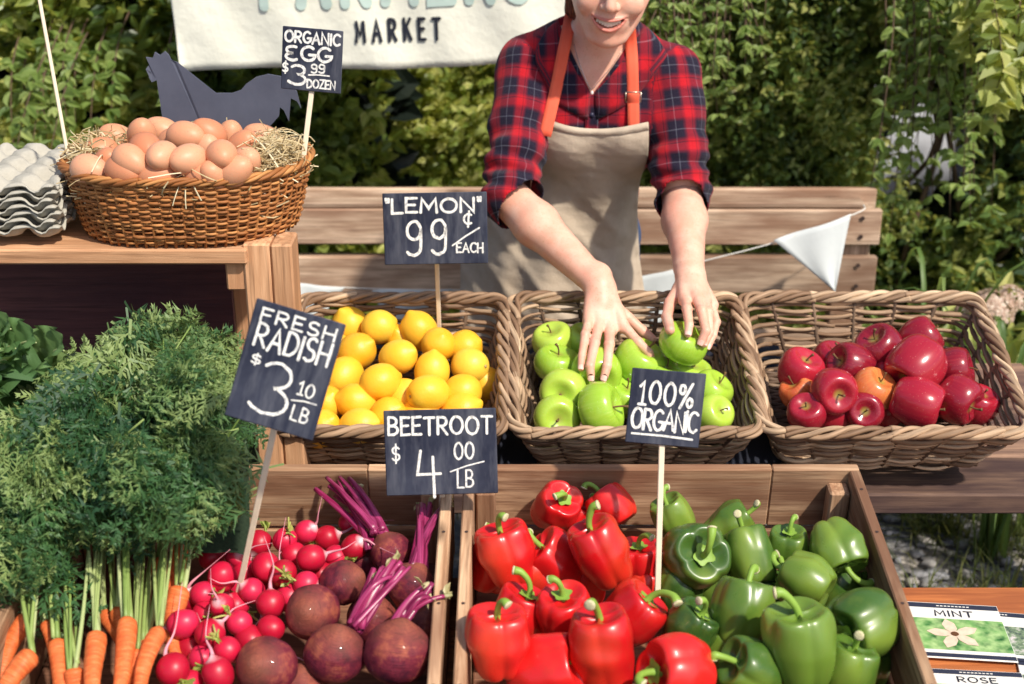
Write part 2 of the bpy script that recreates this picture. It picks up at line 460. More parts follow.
def hedge(name, label, x0, x1, ybase, top, mats, ntw, leafL, seed, droop=0.0, thick=.24, hole=None, lum=0.0, per=9, cat='hedge'):
    g = np.random.default_rng(seed)
    root = empty(name, ((x0 + x1) / 2, ybase + .2, 0), label=label, cat=cat)
    off = np.array([(x0 + x1) / 2, ybase + .2, 0])
    x = g.uniform(x0, x1, ntw); z = g.uniform(0.02, top, ntw)
    pt_ = np.stack([x, x * 0, z], -1)
    bulge = wob(pt_, seed, 1.3, 3)
    edge = np.minimum(1, np.minimum(x - x0, x1 - x) / .12) 
    y = ybase - bulge * .16 + g.uniform(0, 1, ntw) ** .8 * thick + (1 - edge) * .12
    if hole is not None:
        hx, hz, rx, rz = hole
        keep = (((x - hx) / rx) ** 2 + ((z - hz) / rz) ** 2) > 1 - .9 * g.random(ntw) ** 3
        x, y, z, bulge = x[keep], y[keep], z[keep], bulge[keep]; ntw = len(x)
    base = np.stack([x, y, z], -1)
    td = g.normal(size=(ntw, 3)) * .55 + np.array([0, -.75, .35 - droop]); td /= np.linalg.norm(td, axis=1)[:, None]
    tl = g.uniform(.06, .15, ntw)
    br = np.clip(g.normal(.4, .2, ntw) + bulge * .4 + lum, 0, 1)  # sun and shade put into leaf tone: lighter bulges, darker hollows
    mb = MB(); tw = MB()
    Ps = []; Ds = []; Ns = []; Ls = []; Ws = []; Rn = []
    for k in range(per):
        t = (k + .5) / per
        p = base + td * (tl * t)[:, None] + np.array([0, 0, -droop * .06]) * t * t
        a = g.uniform(0, 2 * PI, ntw); sd_ = np.stack([np.cos(a), np.sin(a) * .6 - .25, np.sin(a * 1.7) * .6], -1)
        d = td * .55 + sd_ * .8 + np.array([0, 0, -droop])
        nn = g.normal(size=(ntw, 3)) * .45 + np.array([.3, -.75, .65])
        Ps.append(p); Ds.append(d); Ns.append(nn)
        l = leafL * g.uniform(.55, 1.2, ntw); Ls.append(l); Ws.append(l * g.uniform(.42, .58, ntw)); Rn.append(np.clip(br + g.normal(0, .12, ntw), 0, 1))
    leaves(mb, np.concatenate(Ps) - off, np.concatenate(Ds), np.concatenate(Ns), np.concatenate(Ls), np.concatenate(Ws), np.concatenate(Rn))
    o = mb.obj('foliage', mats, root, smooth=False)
    # stems climbing inside
    for q in range(int((x1 - x0) * 9)):
        sx = g.uniform(x0 + .05, x1 - .05); pts = [(sx - off[0], g.uniform(.0, .15), 0)]
        for zz in np.arange(.25, top, .25): pts.append((pts[-1][0] + g.normal(0, .05), g.uniform(-.1, .15), zz))
        tube(tw, smoothpath(pts, 26), np.linspace(.012, .004, 26), 5)
    tw.obj('stem', M_bark, root, smooth=True)
    # ragged leaf layer at the back, coloured near black for the shade inside
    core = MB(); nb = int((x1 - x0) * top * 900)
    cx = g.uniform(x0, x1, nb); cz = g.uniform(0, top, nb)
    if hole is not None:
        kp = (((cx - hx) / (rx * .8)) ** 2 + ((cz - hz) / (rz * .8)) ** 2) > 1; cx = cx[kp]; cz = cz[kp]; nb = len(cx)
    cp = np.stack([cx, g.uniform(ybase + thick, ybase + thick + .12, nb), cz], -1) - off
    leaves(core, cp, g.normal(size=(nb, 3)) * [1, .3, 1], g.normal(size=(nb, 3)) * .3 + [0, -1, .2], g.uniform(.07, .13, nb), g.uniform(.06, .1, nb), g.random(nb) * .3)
    core.obj('inner_foliage', M_leaf_shade, root)
    return root

M_bark = plain('bark', (.12, .08, .055), .4, .9, .1, 60, .4)
M_leaf_shade = leafmat('shade_dark_leaf', (.008, .014, .01), (.014, .024, .014), (.022, .036, .018), trans=.1)
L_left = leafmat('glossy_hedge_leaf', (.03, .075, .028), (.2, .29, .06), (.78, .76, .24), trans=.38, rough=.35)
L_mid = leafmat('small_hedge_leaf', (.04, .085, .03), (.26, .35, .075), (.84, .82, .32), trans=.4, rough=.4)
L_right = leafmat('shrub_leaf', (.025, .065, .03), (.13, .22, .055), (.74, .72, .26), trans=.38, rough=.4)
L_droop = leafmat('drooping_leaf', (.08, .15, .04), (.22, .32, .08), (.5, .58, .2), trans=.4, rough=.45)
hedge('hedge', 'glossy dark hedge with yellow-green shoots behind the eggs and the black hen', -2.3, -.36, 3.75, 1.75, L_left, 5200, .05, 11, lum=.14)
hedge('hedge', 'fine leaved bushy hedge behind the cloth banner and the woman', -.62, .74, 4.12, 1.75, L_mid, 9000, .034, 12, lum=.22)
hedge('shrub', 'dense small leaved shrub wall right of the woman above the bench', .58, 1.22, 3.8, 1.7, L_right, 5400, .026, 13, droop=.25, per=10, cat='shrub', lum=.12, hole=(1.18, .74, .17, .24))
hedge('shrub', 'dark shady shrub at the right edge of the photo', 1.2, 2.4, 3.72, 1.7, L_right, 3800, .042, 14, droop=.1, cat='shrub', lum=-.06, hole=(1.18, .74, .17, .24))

def shoot(label, p, n, L, mats, leafL, seed, spread=.08, name='leafy_branch'):
    g = np.random.default_rng(seed)
    root = empty(name, p, label=label, cat='branch')
    mb = MB(); tw = MB()
    for q in range(n):
        st = np.array([g.normal(0, spread), g.normal(0, spread * .5), g.uniform(-.02, .06)])
        e = st + np.array([g.normal(0, .05), g.uniform(-.16, -.02), -L * g.uniform(.35, 1)])
        pts = bez(st + [0, .18, .12], st + [0, -.05, .06], e, 12); tube(tw, pts, np.linspace(.003, .001, 12), 4)
        pp = np.repeat(pts[2:], 3, 0); k = len(pp); 
        a = g.uniform(0, 6.3, k)
        d = np.stack([np.cos(a), np.sin(a) * .6 - .4, -.5 + g.normal(0, .3, k)], -1)
        leaves(mb, pp, d, g.normal(size=(k, 3)) * .4 + [0, -.6, .8], leafL * g.uniform(.6, 1.2, k), leafL * .5 * g.uniform(.7, 1.1, k), np.clip(g.normal(.6, .22, k), 0, 1))
    mb.obj('foliage', mats, root); tw.obj('twig', M_bark, root, smooth=True)
shoot('pale green leafy branch hanging just right of the shoulder', at(693, -8, 3.5), 46, .3, L_droop, .03, 21, .1)
shoot('bright leaved spray hanging at the upper right above the gap of light', at(948, 20, 3.52), 26, .5, L_droop, .04, 22, .07)
shoot('broad leaved twig poking in at the top right corner', at(1022, 15, 3.3), 9, .25, L_mid, .06, 23, .06)
shoot('sunlit sprig of the hedge left of the black hen', at(30, 95, 3.55), 14, .3, L_droop, .045, 24, .12)

# fence, and a pale wall added to make the shrub gap look bright
root = empty('board_fence', (0, 4.66, 0), label='dark board fence standing behind the hedge', cat='fence')
mb = MB()
for k in range(42):
    x = -3.0 + k * .15
    if 1.2 < x < 1.7: continue
    box(mb, (x, 0, .95), (.142, .02, 1.9))
mb.obj('fence_boards', wood('fence_wood', (.05, .03, .025), (.1, .06, .045)), root, bevel=.002)
mb = MB()
for z in (.3, 1.5): box(mb, (.05, .03, z), (6.4, .035, .08))
mb.obj('rail', W_panel, root)
mb = MB(); box(mb, (0, 0, .6), (1.6, .12, 1.2)); box(mb, (0, 0, 1.22), (1.66, .18, .04))
o = mb.obj('bright_gap_wall', plain('bright_gap_white', (.72, .74, .8), .12, .9, .1, 8, .2), bevel=.004); o.location = (1.45, 4.9, 0)
tag(o, 'pale wall added behind the gap in the shrubs to make it bright', 'wall')

# ================================================================== strap-leaved plants and flowers at the right
def strap_plant(label, p, n, L, seed, wd=.009, mat=None, cat='plant', up=.9):
    g = np.random.default_rng(seed); mb = MB()
    for q in range(n):
        a = g.uniform(0, 2 * PI); l = L * g.uniform(.6, 1.1); o = g.uniform(.12, .42)
        b = np.array([g.normal(0, .015), g.normal(0, .015), 0]); dr = np.array([math.cos(a), math.sin(a), 0])
        P = bez(b, b + dr * l * o * .35 + [0, 0, l * up], b + dr * l * o + [0, 0, l * up * g.uniform(.3, .9)], 10)
        T, N_, B_ = frames(P); w_ = wd * np.sin(np.linspace(.35, PI, 10)) ** .6
        s = np.cross(T, [0, 0, 1.0]); s /= np.linalg.norm(s, axis=1)[:, None] + 1e-9
        up_ = np.cross(s, T)
        v = np.stack([P - s * w_[:, None], P - up_ * w_[:, None] * .35, P + s * w_[:, None]], 1).reshape(-1, 3)
        f = []
        for i in range(9):
            for j in range(2): f.append((i * 3 + j, i * 3 + j + 1, i * 3 + j + 4, i * 3 + j + 3))
        mb.add(v, f, rnd=g.random())
    o = mb.obj('strap_leaved_plant', mat or M_strap, smooth=True); o.location = p; tag(o, label, cat); return o
M_strap = leafmat('strap_leaf', (.06, .12, .03), (.16, .26, .07), (.4, .5, .16), trans=.35)
strap_plant('pale striped grassy clump right of the red apple basket', (1.16, 2.95, 0), 60, .78, 31, .008)
strap_plant('green strap leaved clump low at the right edge behind the apples', (1.3, 2.72, 0), 60, .66, 32, .009)
strap_plant('two tall narrow blades rising above the back rim of the apple basket', (at(934, 300, 3.12)[0], 3.12, 0), 6, 1.0, 33, .006, up=1.0)
strap_plant('grassy tuft below the end of the bench', (.62, 3.12, 0), 40, .42, 34, .007)
strap_plant('grassy tuft beneath the bench behind the lemons', (-.42, 3.12, 0), 30, .34, 35, .007)
strap_plant('low grassy tuft showing under the table at the right', (1.28, 3.05, 0), 40, .4, 36, .005)

def flower_head(label, p, n, r, seed, mat):
    g = np.random.default_rng(seed); root = empty('hydrangea', (p[0], p[1], 0), label=label, cat='flower'); H = p[2]
    mb = MB()
    for hx, hy, hz, hr in n:
        for q in range(70):
            d = g.normal(size=3); d[2] = abs(d[2]) - .2; d /= np.linalg.norm(d); c_ = np.array([hx, hy, H + hz]) + d * hr
            e1 = np.cross(d, [0, 0, 1.01]); e1 /= np.linalg.norm(e1); e2 = np.cross(d, e1); r0 = g.random()
            for k in range(4):
                a = k * PI / 2 + r0 * 6; u = e1 * math.cos(a) + e2 * math.sin(a); s_ = np.cross(d, u); l = hr * .3
                mb.add([c_, c_ + u * l * .6 + s_ * l * .4, c_ + u * l + d * .002, c_ + u * l * .6 - s_ * l * .4], [(0, 1, 2, 3)], rnd=g.random())
    mb.obj('petals', mat, root)
    mb = MB()
    for hx, hy, hz, hr in n: tube(mb, bez((hx * .3, hy * .3, 0), (hx * .8, hy, H * .6), (hx, hy, H + hz)), .004, 5)
    mb.obj('stem', M_strap, root, smooth=True)
    mb = MB(); k = 60; pp = np.stack([g.normal(0, .06, k), g.normal(0, .05, k), g.uniform(.3, H + .02, k)], -1)
    leaves(mb, pp, g.normal(size=(k, 3)), g.normal(size=(k, 3)) * .3 + [0, -.4, 1], g.uniform(.05, .09, k), g.uniform(.03, .05, k), g.random(k))
    mb.obj('leaf', L_mid, root)
M_petal = leafmat('faded_petal', (.5, .32, .25), (.68, .5, .4), (.85, .72, .6), trans=.25)
flower_head('faded peach hydrangea head beside the right end of the apple basket', at(990, 312, 3.2), [(0, 0, 0, .055), (.05, .02, .02, .04), (-.045, .03, -.01, .03)], .05, 41, M_petal)

# ================================================================== pallet bench
root = empty('pallet_bench', (0, 3.25, 0), label='weathered wooden pallet bench back with two broad boards behind the stall', cat='bench')
xl = at(255, 230, 3.25)[0]; xr = at(882, 215, 3.25)[0]
zt = .84
def zat(py, Y): return at(512, py, Y)[2]
z0, z1 = zat(243, 3.25), zat(208, 3.25)
mb = MB(); w_ = (xr - xl)
box(mb, (xl + w_ * .27, 0, (z0 + z1) / 2), (w_ * .54 - .004, .022, z1 - z0)); box(mb, (xl + w_ * .77, 0, (z0 + z1) / 2 - .002), (w_ * .46 - .004, .022, z1 - z0))
z2, z3 = zat(292, 3.25), zat(256, 3.25)
box(mb, (xl + w_ * .19, 0, (z2 + z3) / 2), (w_ * .38 - .004, .022, z3 - z2)); box(mb, (xl + w_ * .69, .002, (z2 + z3) / 2), (w_ * .62 - .004, .022, z3 - z2))
box(mb, ((xl + xr) / 2 + .001, 0, zat(345, 3.25)), (w_ - .003, .022, .085))
mb.obj('front_board', W_pallet, root, bevel=.003)
mb = MB()
for x in (xl + .04, (xl + xr) / 2 + .03, xr - .06):
    mb = MB(); box(mb, (x, .0375, (z1 - .004) / 2), (.085, .048, z1 - .004)); mb.obj('upright', W_pallet, root, bevel=.003)
mb = MB(); box(mb, ((xl + xr) / 2 - .02, .018, z1 + .008), (w_ - .05, .048, .014)); mb.obj('top_board', W_pallet, root, bevel=.003)
for z in (.6, .77):
    mb = MB(); box(mb, ((xl + xr) / 2, .0735, z), (w_, .02, .09)); mb.obj('back_board', W_pallet, root, bevel=.003)
for x in (xl + .05, (xl + xr) / 2 + .02, xr - .05):
    for z in (z0 + .02, z1 - .022, z2 + .02, z3 - .02):
        mb = MB()
        mb.add(np.array([(math.cos(a) * .006, -.0145, math.sin(a) * .006) for a in np.arange(8) * PI / 4]) + [x, 0, z], [tuple(range(8))])
        mb.obj('nail', M_nail, root)

# ================================================================== bunting and banner
M_flag = plain('white_cotton', (.6, .63, .62), .05, .9, .1, 60, .15)
M_string = plain('string', (.7, .68, .62), .1, .9)
root = empty('bunting', at(860, 212, 3.1), label='white triangular bunting flags on a thin cord tied along the bench', cat='bunting')
o0 = at(860, 212, 3.1)
pts = [at(864, 205, 3.2), at(857, 213, 3.12), at(776, 242, 3.1), at(700, 262, 3.1), at(640, 278, 3.12), at(560, 287, 3.13), at(430, 290, 3.14), at(300, 284, 3.16), at(288, 268, 3.22)]
mb = MB(); cp = smoothpath([p - o0 for p in pts], 60); tube(mb, cp, .0016, 5); mb.obj('cord', M_string, root, smooth=True)
def flag(a, b, c):
    a, b, c = [np.array(q) - o0 for q in (a, b, c)]; mb = MB(); n = 12; v = []; f = []
    for i in range(n + 1):
        for j in range(n + 1):
            u, t = j / n, i / n; p = (a * (1 - u) + b * u) * (1 - t) + c * t
            v.append(p + [0, .006 * math.sin(u * 7 + t * 3) * (1 - t * .5) - .002, 0])
    for i in range(n):
        for j in range(n): q = i * (n + 1) + j; f.append((q, q + 1, q + n + 2, q + n + 1))
    mb.add(v, f); o = mb.obj('flag', M_flag, root, smooth=True)
    s = o.modifiers.new('thickness', 'SOLIDIFY'); s.thickness = .0015
flag(at(773, 240, 3.095), at(851, 214, 3.115), at(835, 291, 3.08))
flag(at(625, 281, 3.1), at(700, 262, 3.1), at(655, 330, 3.08))
flag(at(372, 290, 3.12), at(452, 289, 3.12), at(395, 345, 3.1))
flag(at(292, 283, 3.13), at(345, 287, 3.13), at(312, 330, 3.1))

# banner
Yb = 3.42
pc = at(398, 30, Yb); axb = Yb * math.cos(PITCH) + (CAM_Z - pc[2]) * math.sin(PITCH); s1 = axb / FPX   # metres per pixel
root = empty('cloth_banner', pc, (0, R(-1.5), 0), label='cream cloth market banner hanging above the black hen and beside the woman', cat='banner')
wb = 460 * s1; zb = -36 * s1 / math.cos(R(10)); hb = .55
mb = MB(); nx, nz = 60, 30; v = []; f = []
for i in range(nz + 1):
    for j in range(nx + 1):
        u, t = j / nx, i / nz; x = (u - .5) * wb; z = zb + t * hb + .006 * math.sin(u * 9) * (1 - t)
        if j == 0: x += .02 * (1 - t)
        v.append((x, (.012 * math.sin(u * 14 + t * 2) * (.4 + .6 * math.sin(t * 3)) + .006 * math.sin(u * 37 + t * 9)) * .6, z))
for i in range(nz):
    for j in range(nx): q = i * (nx + 1) + j; f.append((q, q + 1, q + nx + 2, q + nx + 1))
mb.add(v, f); m = Mt('banner_cloth', .9, .1)
m.col(m.mix(m.noise(m.obj(), 4, 4), (.78, .76, .62), (.88, .87, .76))); m.bump(m.noise(m.obj(), 14, 5, .6), .5, .01)
m.inp('Subsurface Weight', .0)
o = mb.obj('cloth', m.m, root, smooth=True); sol = o.modifiers.new('t', 'SOLIDIFY'); sol.thickness = .002
def zc(dpy): return -dpy * s1 / math.cos(R(10))
def banner_text(txt, xc, z, w, h, sw, mat, nm, gap, y=-.024):
    mb = MB(); write(mb, txt, xc - w / 2, z, w, h, sw, 0, gap, 0, 0)
    v = np.concatenate(mb.v)
    for a in mb.v:
        u = a[:, 0] / wb + .5; t = (a[:, 2] - zb) / hb
        a[:, 1] += (.012 * np.sin(u * 14 + t * 2) * (.4 + .6 * np.sin(t * 3)) + .006 * np.sin(u * 37 + t * 9)) * .6 - .0035
    mb.obj(nm, mat, root)
M_ink = plain('black_ink', (.025, .028, .04), .3, .8, .1, 60)
M_teal = plain('faded_teal_ink', (.5, .62, .56), .12, .9, .1, 40)
banner_text('MARKET', 0, zc(10), 84 * s1, 20.5 * s1, 3.5 * s1, M_ink, 'small_lettering', .8)
banner_text('FARMERS', 0, zc(-18 - 9), 262 * s1, 66 * s1, 10.5 * s1, M_teal, 'large_lettering', .5)
mb = MB(); zt_ = zb + hb + .012; tube(mb, [(-1.12, 0, zt_), (0, 0, zt_), (.68, 0, zt_)], .012, 10)
mb.obj('top_rail', W_pallet, root, smooth=True)
for x in (-1.08, .48):
    mb = MB(); tube(mb, [(x, .04, -pc[2]), (x, .04, 0), (x, .04, zt_ + .03)], .014, 10); mb.obj('post', W_pallet, root, smooth=True)

# ================================================================== shelf unit
ZS = 1.06
root = empty('shelf_unit', (0, 0, 0), label='wooden stand with the egg basket and cartons on its top shelf', cat='shelf')
xe = at(246, 252, 2.095)[0]; xf = at(291, 252, 2.095)[0]
mb = MB(); box(mb, ((xe - 1.35) / 2, 2.255, ZS - .0125), (1.35 + xe, .32, .025)); mb.obj('shelf_board', W_shelf, root, bevel=.003)
mb = MB(); box(mb, ((xe + xf) / 2 - .022, 2.135, (ZS + .006) / 2), ((xf - xe) * .6, .06, ZS + .006)); mb.obj('leg', W_shelf, root, bevel=.003)
mb = MB(); box(mb, (xe - .018, 2.125, ZS - .05), (.04, .03, .048)); mb.obj('bracket', W_shelf, root, bevel=.003)
for x, y in ((-1.3, 2.135), (-1.3, 2.38), (xe - .06, 2.38)):
    mb = MB(); box(mb, (x, y, ZS / 2 - .013), (.045, .045, ZS - .027)); mb.obj('leg', W_shelf, root, bevel=.003)
mb = MB(); box(mb, (xf - .018, 2.142, (ZS + .004) / 2), (.034, .07, ZS + .004)); mb.obj('side_board', W_shelf, root, bevel=.003)
mb = MB(); box(mb, ((xe - 1.35) / 2 - .03, 2.3, .66), (1.27 + xe, .012, .72)); mb.obj('back_panel', W_panel, root)

# ================================================================== back table, riser, front table
root = empty('back_table', (.1, 2.5, 0), label='weathered plank table that carries the three wicker baskets', cat='table')
mb = MB()
for k in range(4): box(mb, (-.11, -.285 + k * .148, .58), (2.18, .142, .04))
mb.obj('tabletop', W_table, root, bevel=.004)
for x in (-1.0, .5):
    for y in (-.27, .2): mb = MB(); box(mb, (x, y, .28), (.06, .06, .56)); mb.obj('leg', W_table, root, bevel=.003)
BT = math.atan2(.114, .36)          # basket tilt
mb = MB(); box(mb, (0, 0, 0), (.91, .40, .014)); box(mb, (0, -.193, .018), (.91, .014, .022))
o = mb.obj('display_riser', M_navy, bevel=.002); o.location = (.065, 2.345, .658); o.rotation_euler = (BT, 0, 0)
tag(o, 'sloping dark board that props the baskets toward the customer', 'display riser')
for x in (-.4, 0, .4): mb = MB(); box(mb, (x, .15, -.058), (.03, .03, .1)); mb.obj('support', M_navy, o)

root = empty('front_table', (.1, 1.62, 0), label='orange stained plank table under the crates and the seed packets', cat='table')
mb = MB()
for k in range(5): box(mb, (.1, .25 - k * .152, .52), (2.3, .148, .04))
mb.obj('tabletop', W_orange, root, bevel=.004)
for x in (-.95, 1.15):
    for y in (-.38, .27): mb = MB(); box(mb, (x, y, .25), (.06, .06, .5)); mb.obj('leg', W_orange, root, bevel=.003)

# ================================================================== crates
CT = R(8.5); CH = .165
def crate(label, xl, xr, L=.53):
    wd = xr - xl; base = np.array([(xl + xr) / 2, 1.647, .589])
    root = empty('wooden_crate', base, (CT, 0, 0), label=label, cat='crate')
    t = .016; hw = wd / 2; hl = L / 2
    def board(nm, c, s, mat=W_crate): b = MB(); box(b, c, s); return b.obj(nm, mat, root, bevel=.002)
    board('base_board', (0, 0, .006), (wd - .036, L - .036, .012), W_crate_dark)
    for s in (1, -1):
        nm = 'back_wall' if s > 0 else 'front_wall'
        b = MB(); q_ = wd * .22; box(b, (-q_ / 2 - .0005, s * (hl - t / 2), CH - .0525), (wd - q_, t, .105)); box(b, (wd / 2 - q_ / 2, s * (hl - t / 2), CH - .0525), (q_ - .0005, t, .105)); box(b, (0, s * (hl - t / 2 - .001), .026), (wd - .002, t - .002, .05))
        b.obj(nm, W_crate, root, bevel=.002)
    for s in (1, -1):
        b = MB(); box(b, (s * (hw - t / 2), 0, CH - .05), (t, L - 2 * t - .002, .1)); box(b, (s * (hw - t / 2 - .001), 0, .026), (t - .002, L - 2 * t - .004, .05))
        b.obj('side_wall', W_crate, root, bevel=.002)
    for sx in (1, -1):
        for z_ in (CH - .03, CH - .075, .03):
            b = MB(); x_ = sx * (hw - .03); b.add([(x_ + .0028 * math.cos(a), hl - t - .0006, z_ + .0028 * math.sin(a)) for a in np.arange(8) * PI / 4], [tuple(range(8))]); b.obj('nail', M_nail, root)
        for y_ in (-.2, -.05, .1, .2):
            b = MB(); b.add([(sx * (hw - .008) + .0026 * math.cos(a), y_ + .0026 * math.sin(a), CH + .0006) for a in np.arange(8) * PI / 4], [tuple(range(8))]); b.obj('nail', M_nail, root)
        for sy in (1, -1):
            b = MB(); box(b, (sx * (hw - t - .0165), sy * (hl - t - .0165), .075), (.03, .03, .138)); b.obj('corner_post', W_crate, root, bevel=.003)
    return root, base
cr_pep, base_pep = crate('open wooden crate full of red and green bell peppers', -.072, .520)
cr_root, base_root = crate('open wooden crate of carrots, radishes and beetroots', -.672, -.088)
class Fr:
    def __init__(s, o, t):
        s.o = np.array(o); s.x = np.array([1.0, 0, 0]); s.y = np.array([0, math.cos(t), math.sin(t)]); s.n = np.array([0, -math.sin(t), math.cos(t)])
    def on(s, px, py, h):
        d = ray(px, py); o = s.o + s.n * h
        return CO + d * (np.dot(o - CO, s.n) / np.dot(d, s.n))
    def w(s, x, y, z): return s.o + s.x * x + s.y * y + s.n * z
F_pep = Fr(base_pep, CT); F_root = Fr(base_root, CT)
for x in (-.35, .22):
    pass
mb = MB(); box(mb, (0, 0, 0), (1.12, .05, .062)); o = mb.obj('wood_block', W_crate_dark, bevel=.002); o.location = (-.03, 1.845, .5715); o.rotation_euler = (CT, 0, 0)
tag(o, 'long wooden block that tips both crates forward', 'block')

# ================================================================== wicker baskets
def perim(a, b, r, s):
    """rounded rectangle perimeter, s array 0..1 -> x, y, nx, ny"""
    r = min(r, a, b); e1, e2 = 2 * (a - r), 2 * (b - r); q = PI * r / 2; tot = 2 * e1 + 2 * e2 + 4 * q
    d = (np.asarray(s) % 1) * tot; out = np.zeros((len(d), 4))
    segs = [('l', e1, (-(a - r), -b), (1, 0), (0, -1)), ('a', q, (a - r, -(b - r)), -90), ('l', e2, (a, -(b - r)), (0, 1), (1, 0)), ('a', q, (a - r, b - r), 0),
            ('l', e1, (a - r, b), (-1, 0), (0, 1)), ('a', q, (-(a - r), b - r), 90), ('l', e2, (-a, b - r), (0, -1), (-1, 0)), ('a', q, (-(a - r), -(b - r)), 180)]
    acc = 0
    for sg in segs:
        k = (d >= acc - 1e-12) & (d <= acc + sg[1] + 1e-12); u = d[k] - acc
        if sg[0] == 'l':
            out[k] = np.stack([sg[2][0] + sg[3][0] * u, sg[2][1] + sg[3][1] * u, 0 * u + sg[4][0], 0 * u + sg[4][1]], -1)
        else:
            an = np.radians(sg[3]) + u / r; out[k] = np.stack([sg[2][0] + r * np.cos(an), sg[2][1] + r * np.sin(an), np.cos(an), np.sin(an)], -1)
        acc += sg[1]
    return out, tot

def wickermat(name, c1, c2, c3):
    m = Mt(name, .62, .3); g = m.attr('gc')
    a = m.noise(m.scale(g, (14, 150, 150)), 1, 4, .6)
    c = m.ramp(m.rnd(), [(0, c1), (.5, c2), (1, c3)])
    c = m.mix(m.ramp(a, [(.35, .65), (.65, 0)]), c, tuple(k * .45 for k in c1))
    m.col(c); m.bump(a, .4, .001); return m.m
M_wick = wickermat('grey_wicker', (.22, .125, .07), (.45, .29, .175), (.7, .5, .32))
M_wick_dark = wickermat('wicker_stake', (.12, .07, .045), (.2, .13, .085), (.3, .2, .13))
M_wick_honey = wickermat('honey_wicker', (.34, .12, .035), (.5, .2, .06), (.64, .3, .1))

def basket(label, base, tilt, top, bot, H, rc, rows, rodr, nst, mats, rimr, seed, gaps=0.0, amp=.006, strands=4, cat='basket', bow=0.0, name='wicker_basket'):
    g = np.random.default_rng(seed)
    root = empty(name, base, (tilt, 0, 0), label=label, cat=cat)
    def sz(h): k = h / H; k2 = k + bow * math.sin(k * PI); return bot[0] + (top[0] - bot[0]) * k2, bot[1] + (top[1] - bot[1]) * k2
    mb = MB(); N = nst * 5
    s = np.linspace(0, 1, N + 1)
    for k in range(rows):
        h0 = H * (k + .5) / rows * .95 + .004
        a, b = sz(h0); P, tot = perim(a, b, rc, s)
        ph = k * PI; sh = g.uniform(0, 1)
        h = h0 + g.normal(0, H / rows * .16) + H / rows * .3 * wob(np.stack([P[:, 0], P[:, 1], 0 * s], -1), seed * 50 + k, 4)
        if gaps: h = h + g.normal(0, gaps)
        off = amp * np.cos(s * nst * PI + ph)
        pts = np.stack([P[:, 0] + P[:, 2] * off, P[:, 1] + P[:, 3] * off, h], -1)
        # break each row into individual canes
        cuts = np.sort(g.integers(0, N, 3))
        idx = np.concatenate([np.arange(cuts[-1], N), np.arange(0, cuts[-1] + 1)])
        pts = pts[idx]; rr = rodr * g.uniform(.8, 1.25)
        st = 0
        for c_ in np.array_split(np.arange(len(pts)), g.integers(2, 5)):
            e = min(len(pts), c_[-1] + 3); seg = pts[c_[0]:e].copy(); seg[:, 2] += np.linspace(-.0012, .0012, len(seg))
            tube(mb, seg, rr * np.linspace(1.12, .8, len(seg)) * g.uniform(.9, 1.1), 6, rnd=g.random())
    mb.obj('weave', mats[0], root, smooth=True)
    mb = MB(); ss = (np.arange(nst) + .5) / nst
    for q in range(nst):
        pts = []
        for h in np.linspace(0, H * 1.02, 7):
            a, b = sz(h); P, _ = perim(a, b, rc, np.array([ss[q]])); pts.append((P[0, 0], P[0, 1], h))
        tube(mb, pts, rodr * 1.05, 6, rnd=g.random())
    mb.obj('stake', mats[1], root, smooth=True)
    # twisted rim
    mb = MB(); a, b = sz(H); NR = 420; s = np.linspace(0, 1, NR + 1); P, tot = perim(a, b, rc, s)
    tw = round(tot / (rimr * 21))
    for k in range(strands):
        ph = s * 2 * PI * tw + k * 2 * PI / strands; jit = 1 + .25 * wob(np.stack([P[:, 0], P[:, 1], s], -1), seed + k, 5)
        o_ = np.cos(ph) * rimr * 1.25 * jit; z = np.sin(ph) * rimr * 1.0
        pts = np.stack([P[:, 0] + P[:, 2] * o_, P[:, 1] + P[:, 3] * o_, H + z], -1)
        for c_ in np.array_split(np.arange(NR + 1), 9):
            seg = pts[c_[0]:min(c_[-1] + 5, NR + 1)]
            tube(mb, seg, rimr * g.uniform(.62, .95), 7, rnd=g.random())
    mb.obj('rim', mats[0], root, smooth=True)
    mb = MB(); a, b = sz(0.004)
    for k, y in enumerate(np.arange(-b + .004, b, rodr * 2.3)):
        xx = a * (1 if rc < .1 else math.sqrt(max(.05, 1 - (y / b) ** 2))); x = np.linspace(-xx, xx, 24)
        tube(mb, np.stack([x, 0 * x + y, .006 + .003 * np.cos(x * 90 + k * PI)], -1), rodr * 1.1, 5, rnd=g.random())
    mb.obj('woven_base', mats[1], root, smooth=True)
    return root
BH = .135
bases = {'lemon': (-.205, 2.321, .664), 'green': (.21, 2.321, .664), 'red': (.645, 2.321, .664)}
basket('grey wicker basket of lemons', bases['lemon'], BT, (.192, .182), (.155, .13), BH, .03, 16, .0039, 20, (M_wick, M_wick_dark), .0064, 51)
basket('grey wicker basket of green apples under the hands', bases['green'], BT, (.208, .185), (.165, .13), BH, .03, 16, .0039, 20, (M_wick, M_wick_dark), .0064, 52)
basket('wide grey wicker basket of red apples at the right', bases['red'], BT, (.222, .185), (.17, .128), BH, .03, 16, .0039, 20, (M_wick, M_wick_dark), .0064, 53)
B = {k: Fr(v, BT) for k, v in bases.items()}
EB = (-.53, 2.235, ZS + .002)
basket('oval honey brown wicker basket of eggs and straw on the shelf', EB, 0, (.197, .158), (.172, .134), .112, .155, 22, .0023, 64, (M_wick_honey, M_wick_honey), .0042, 54, amp=.0028, bow=.08)
# ================================================================== produce
AX22 = PITCH
def rx(): return random.uniform(0, 6.28)

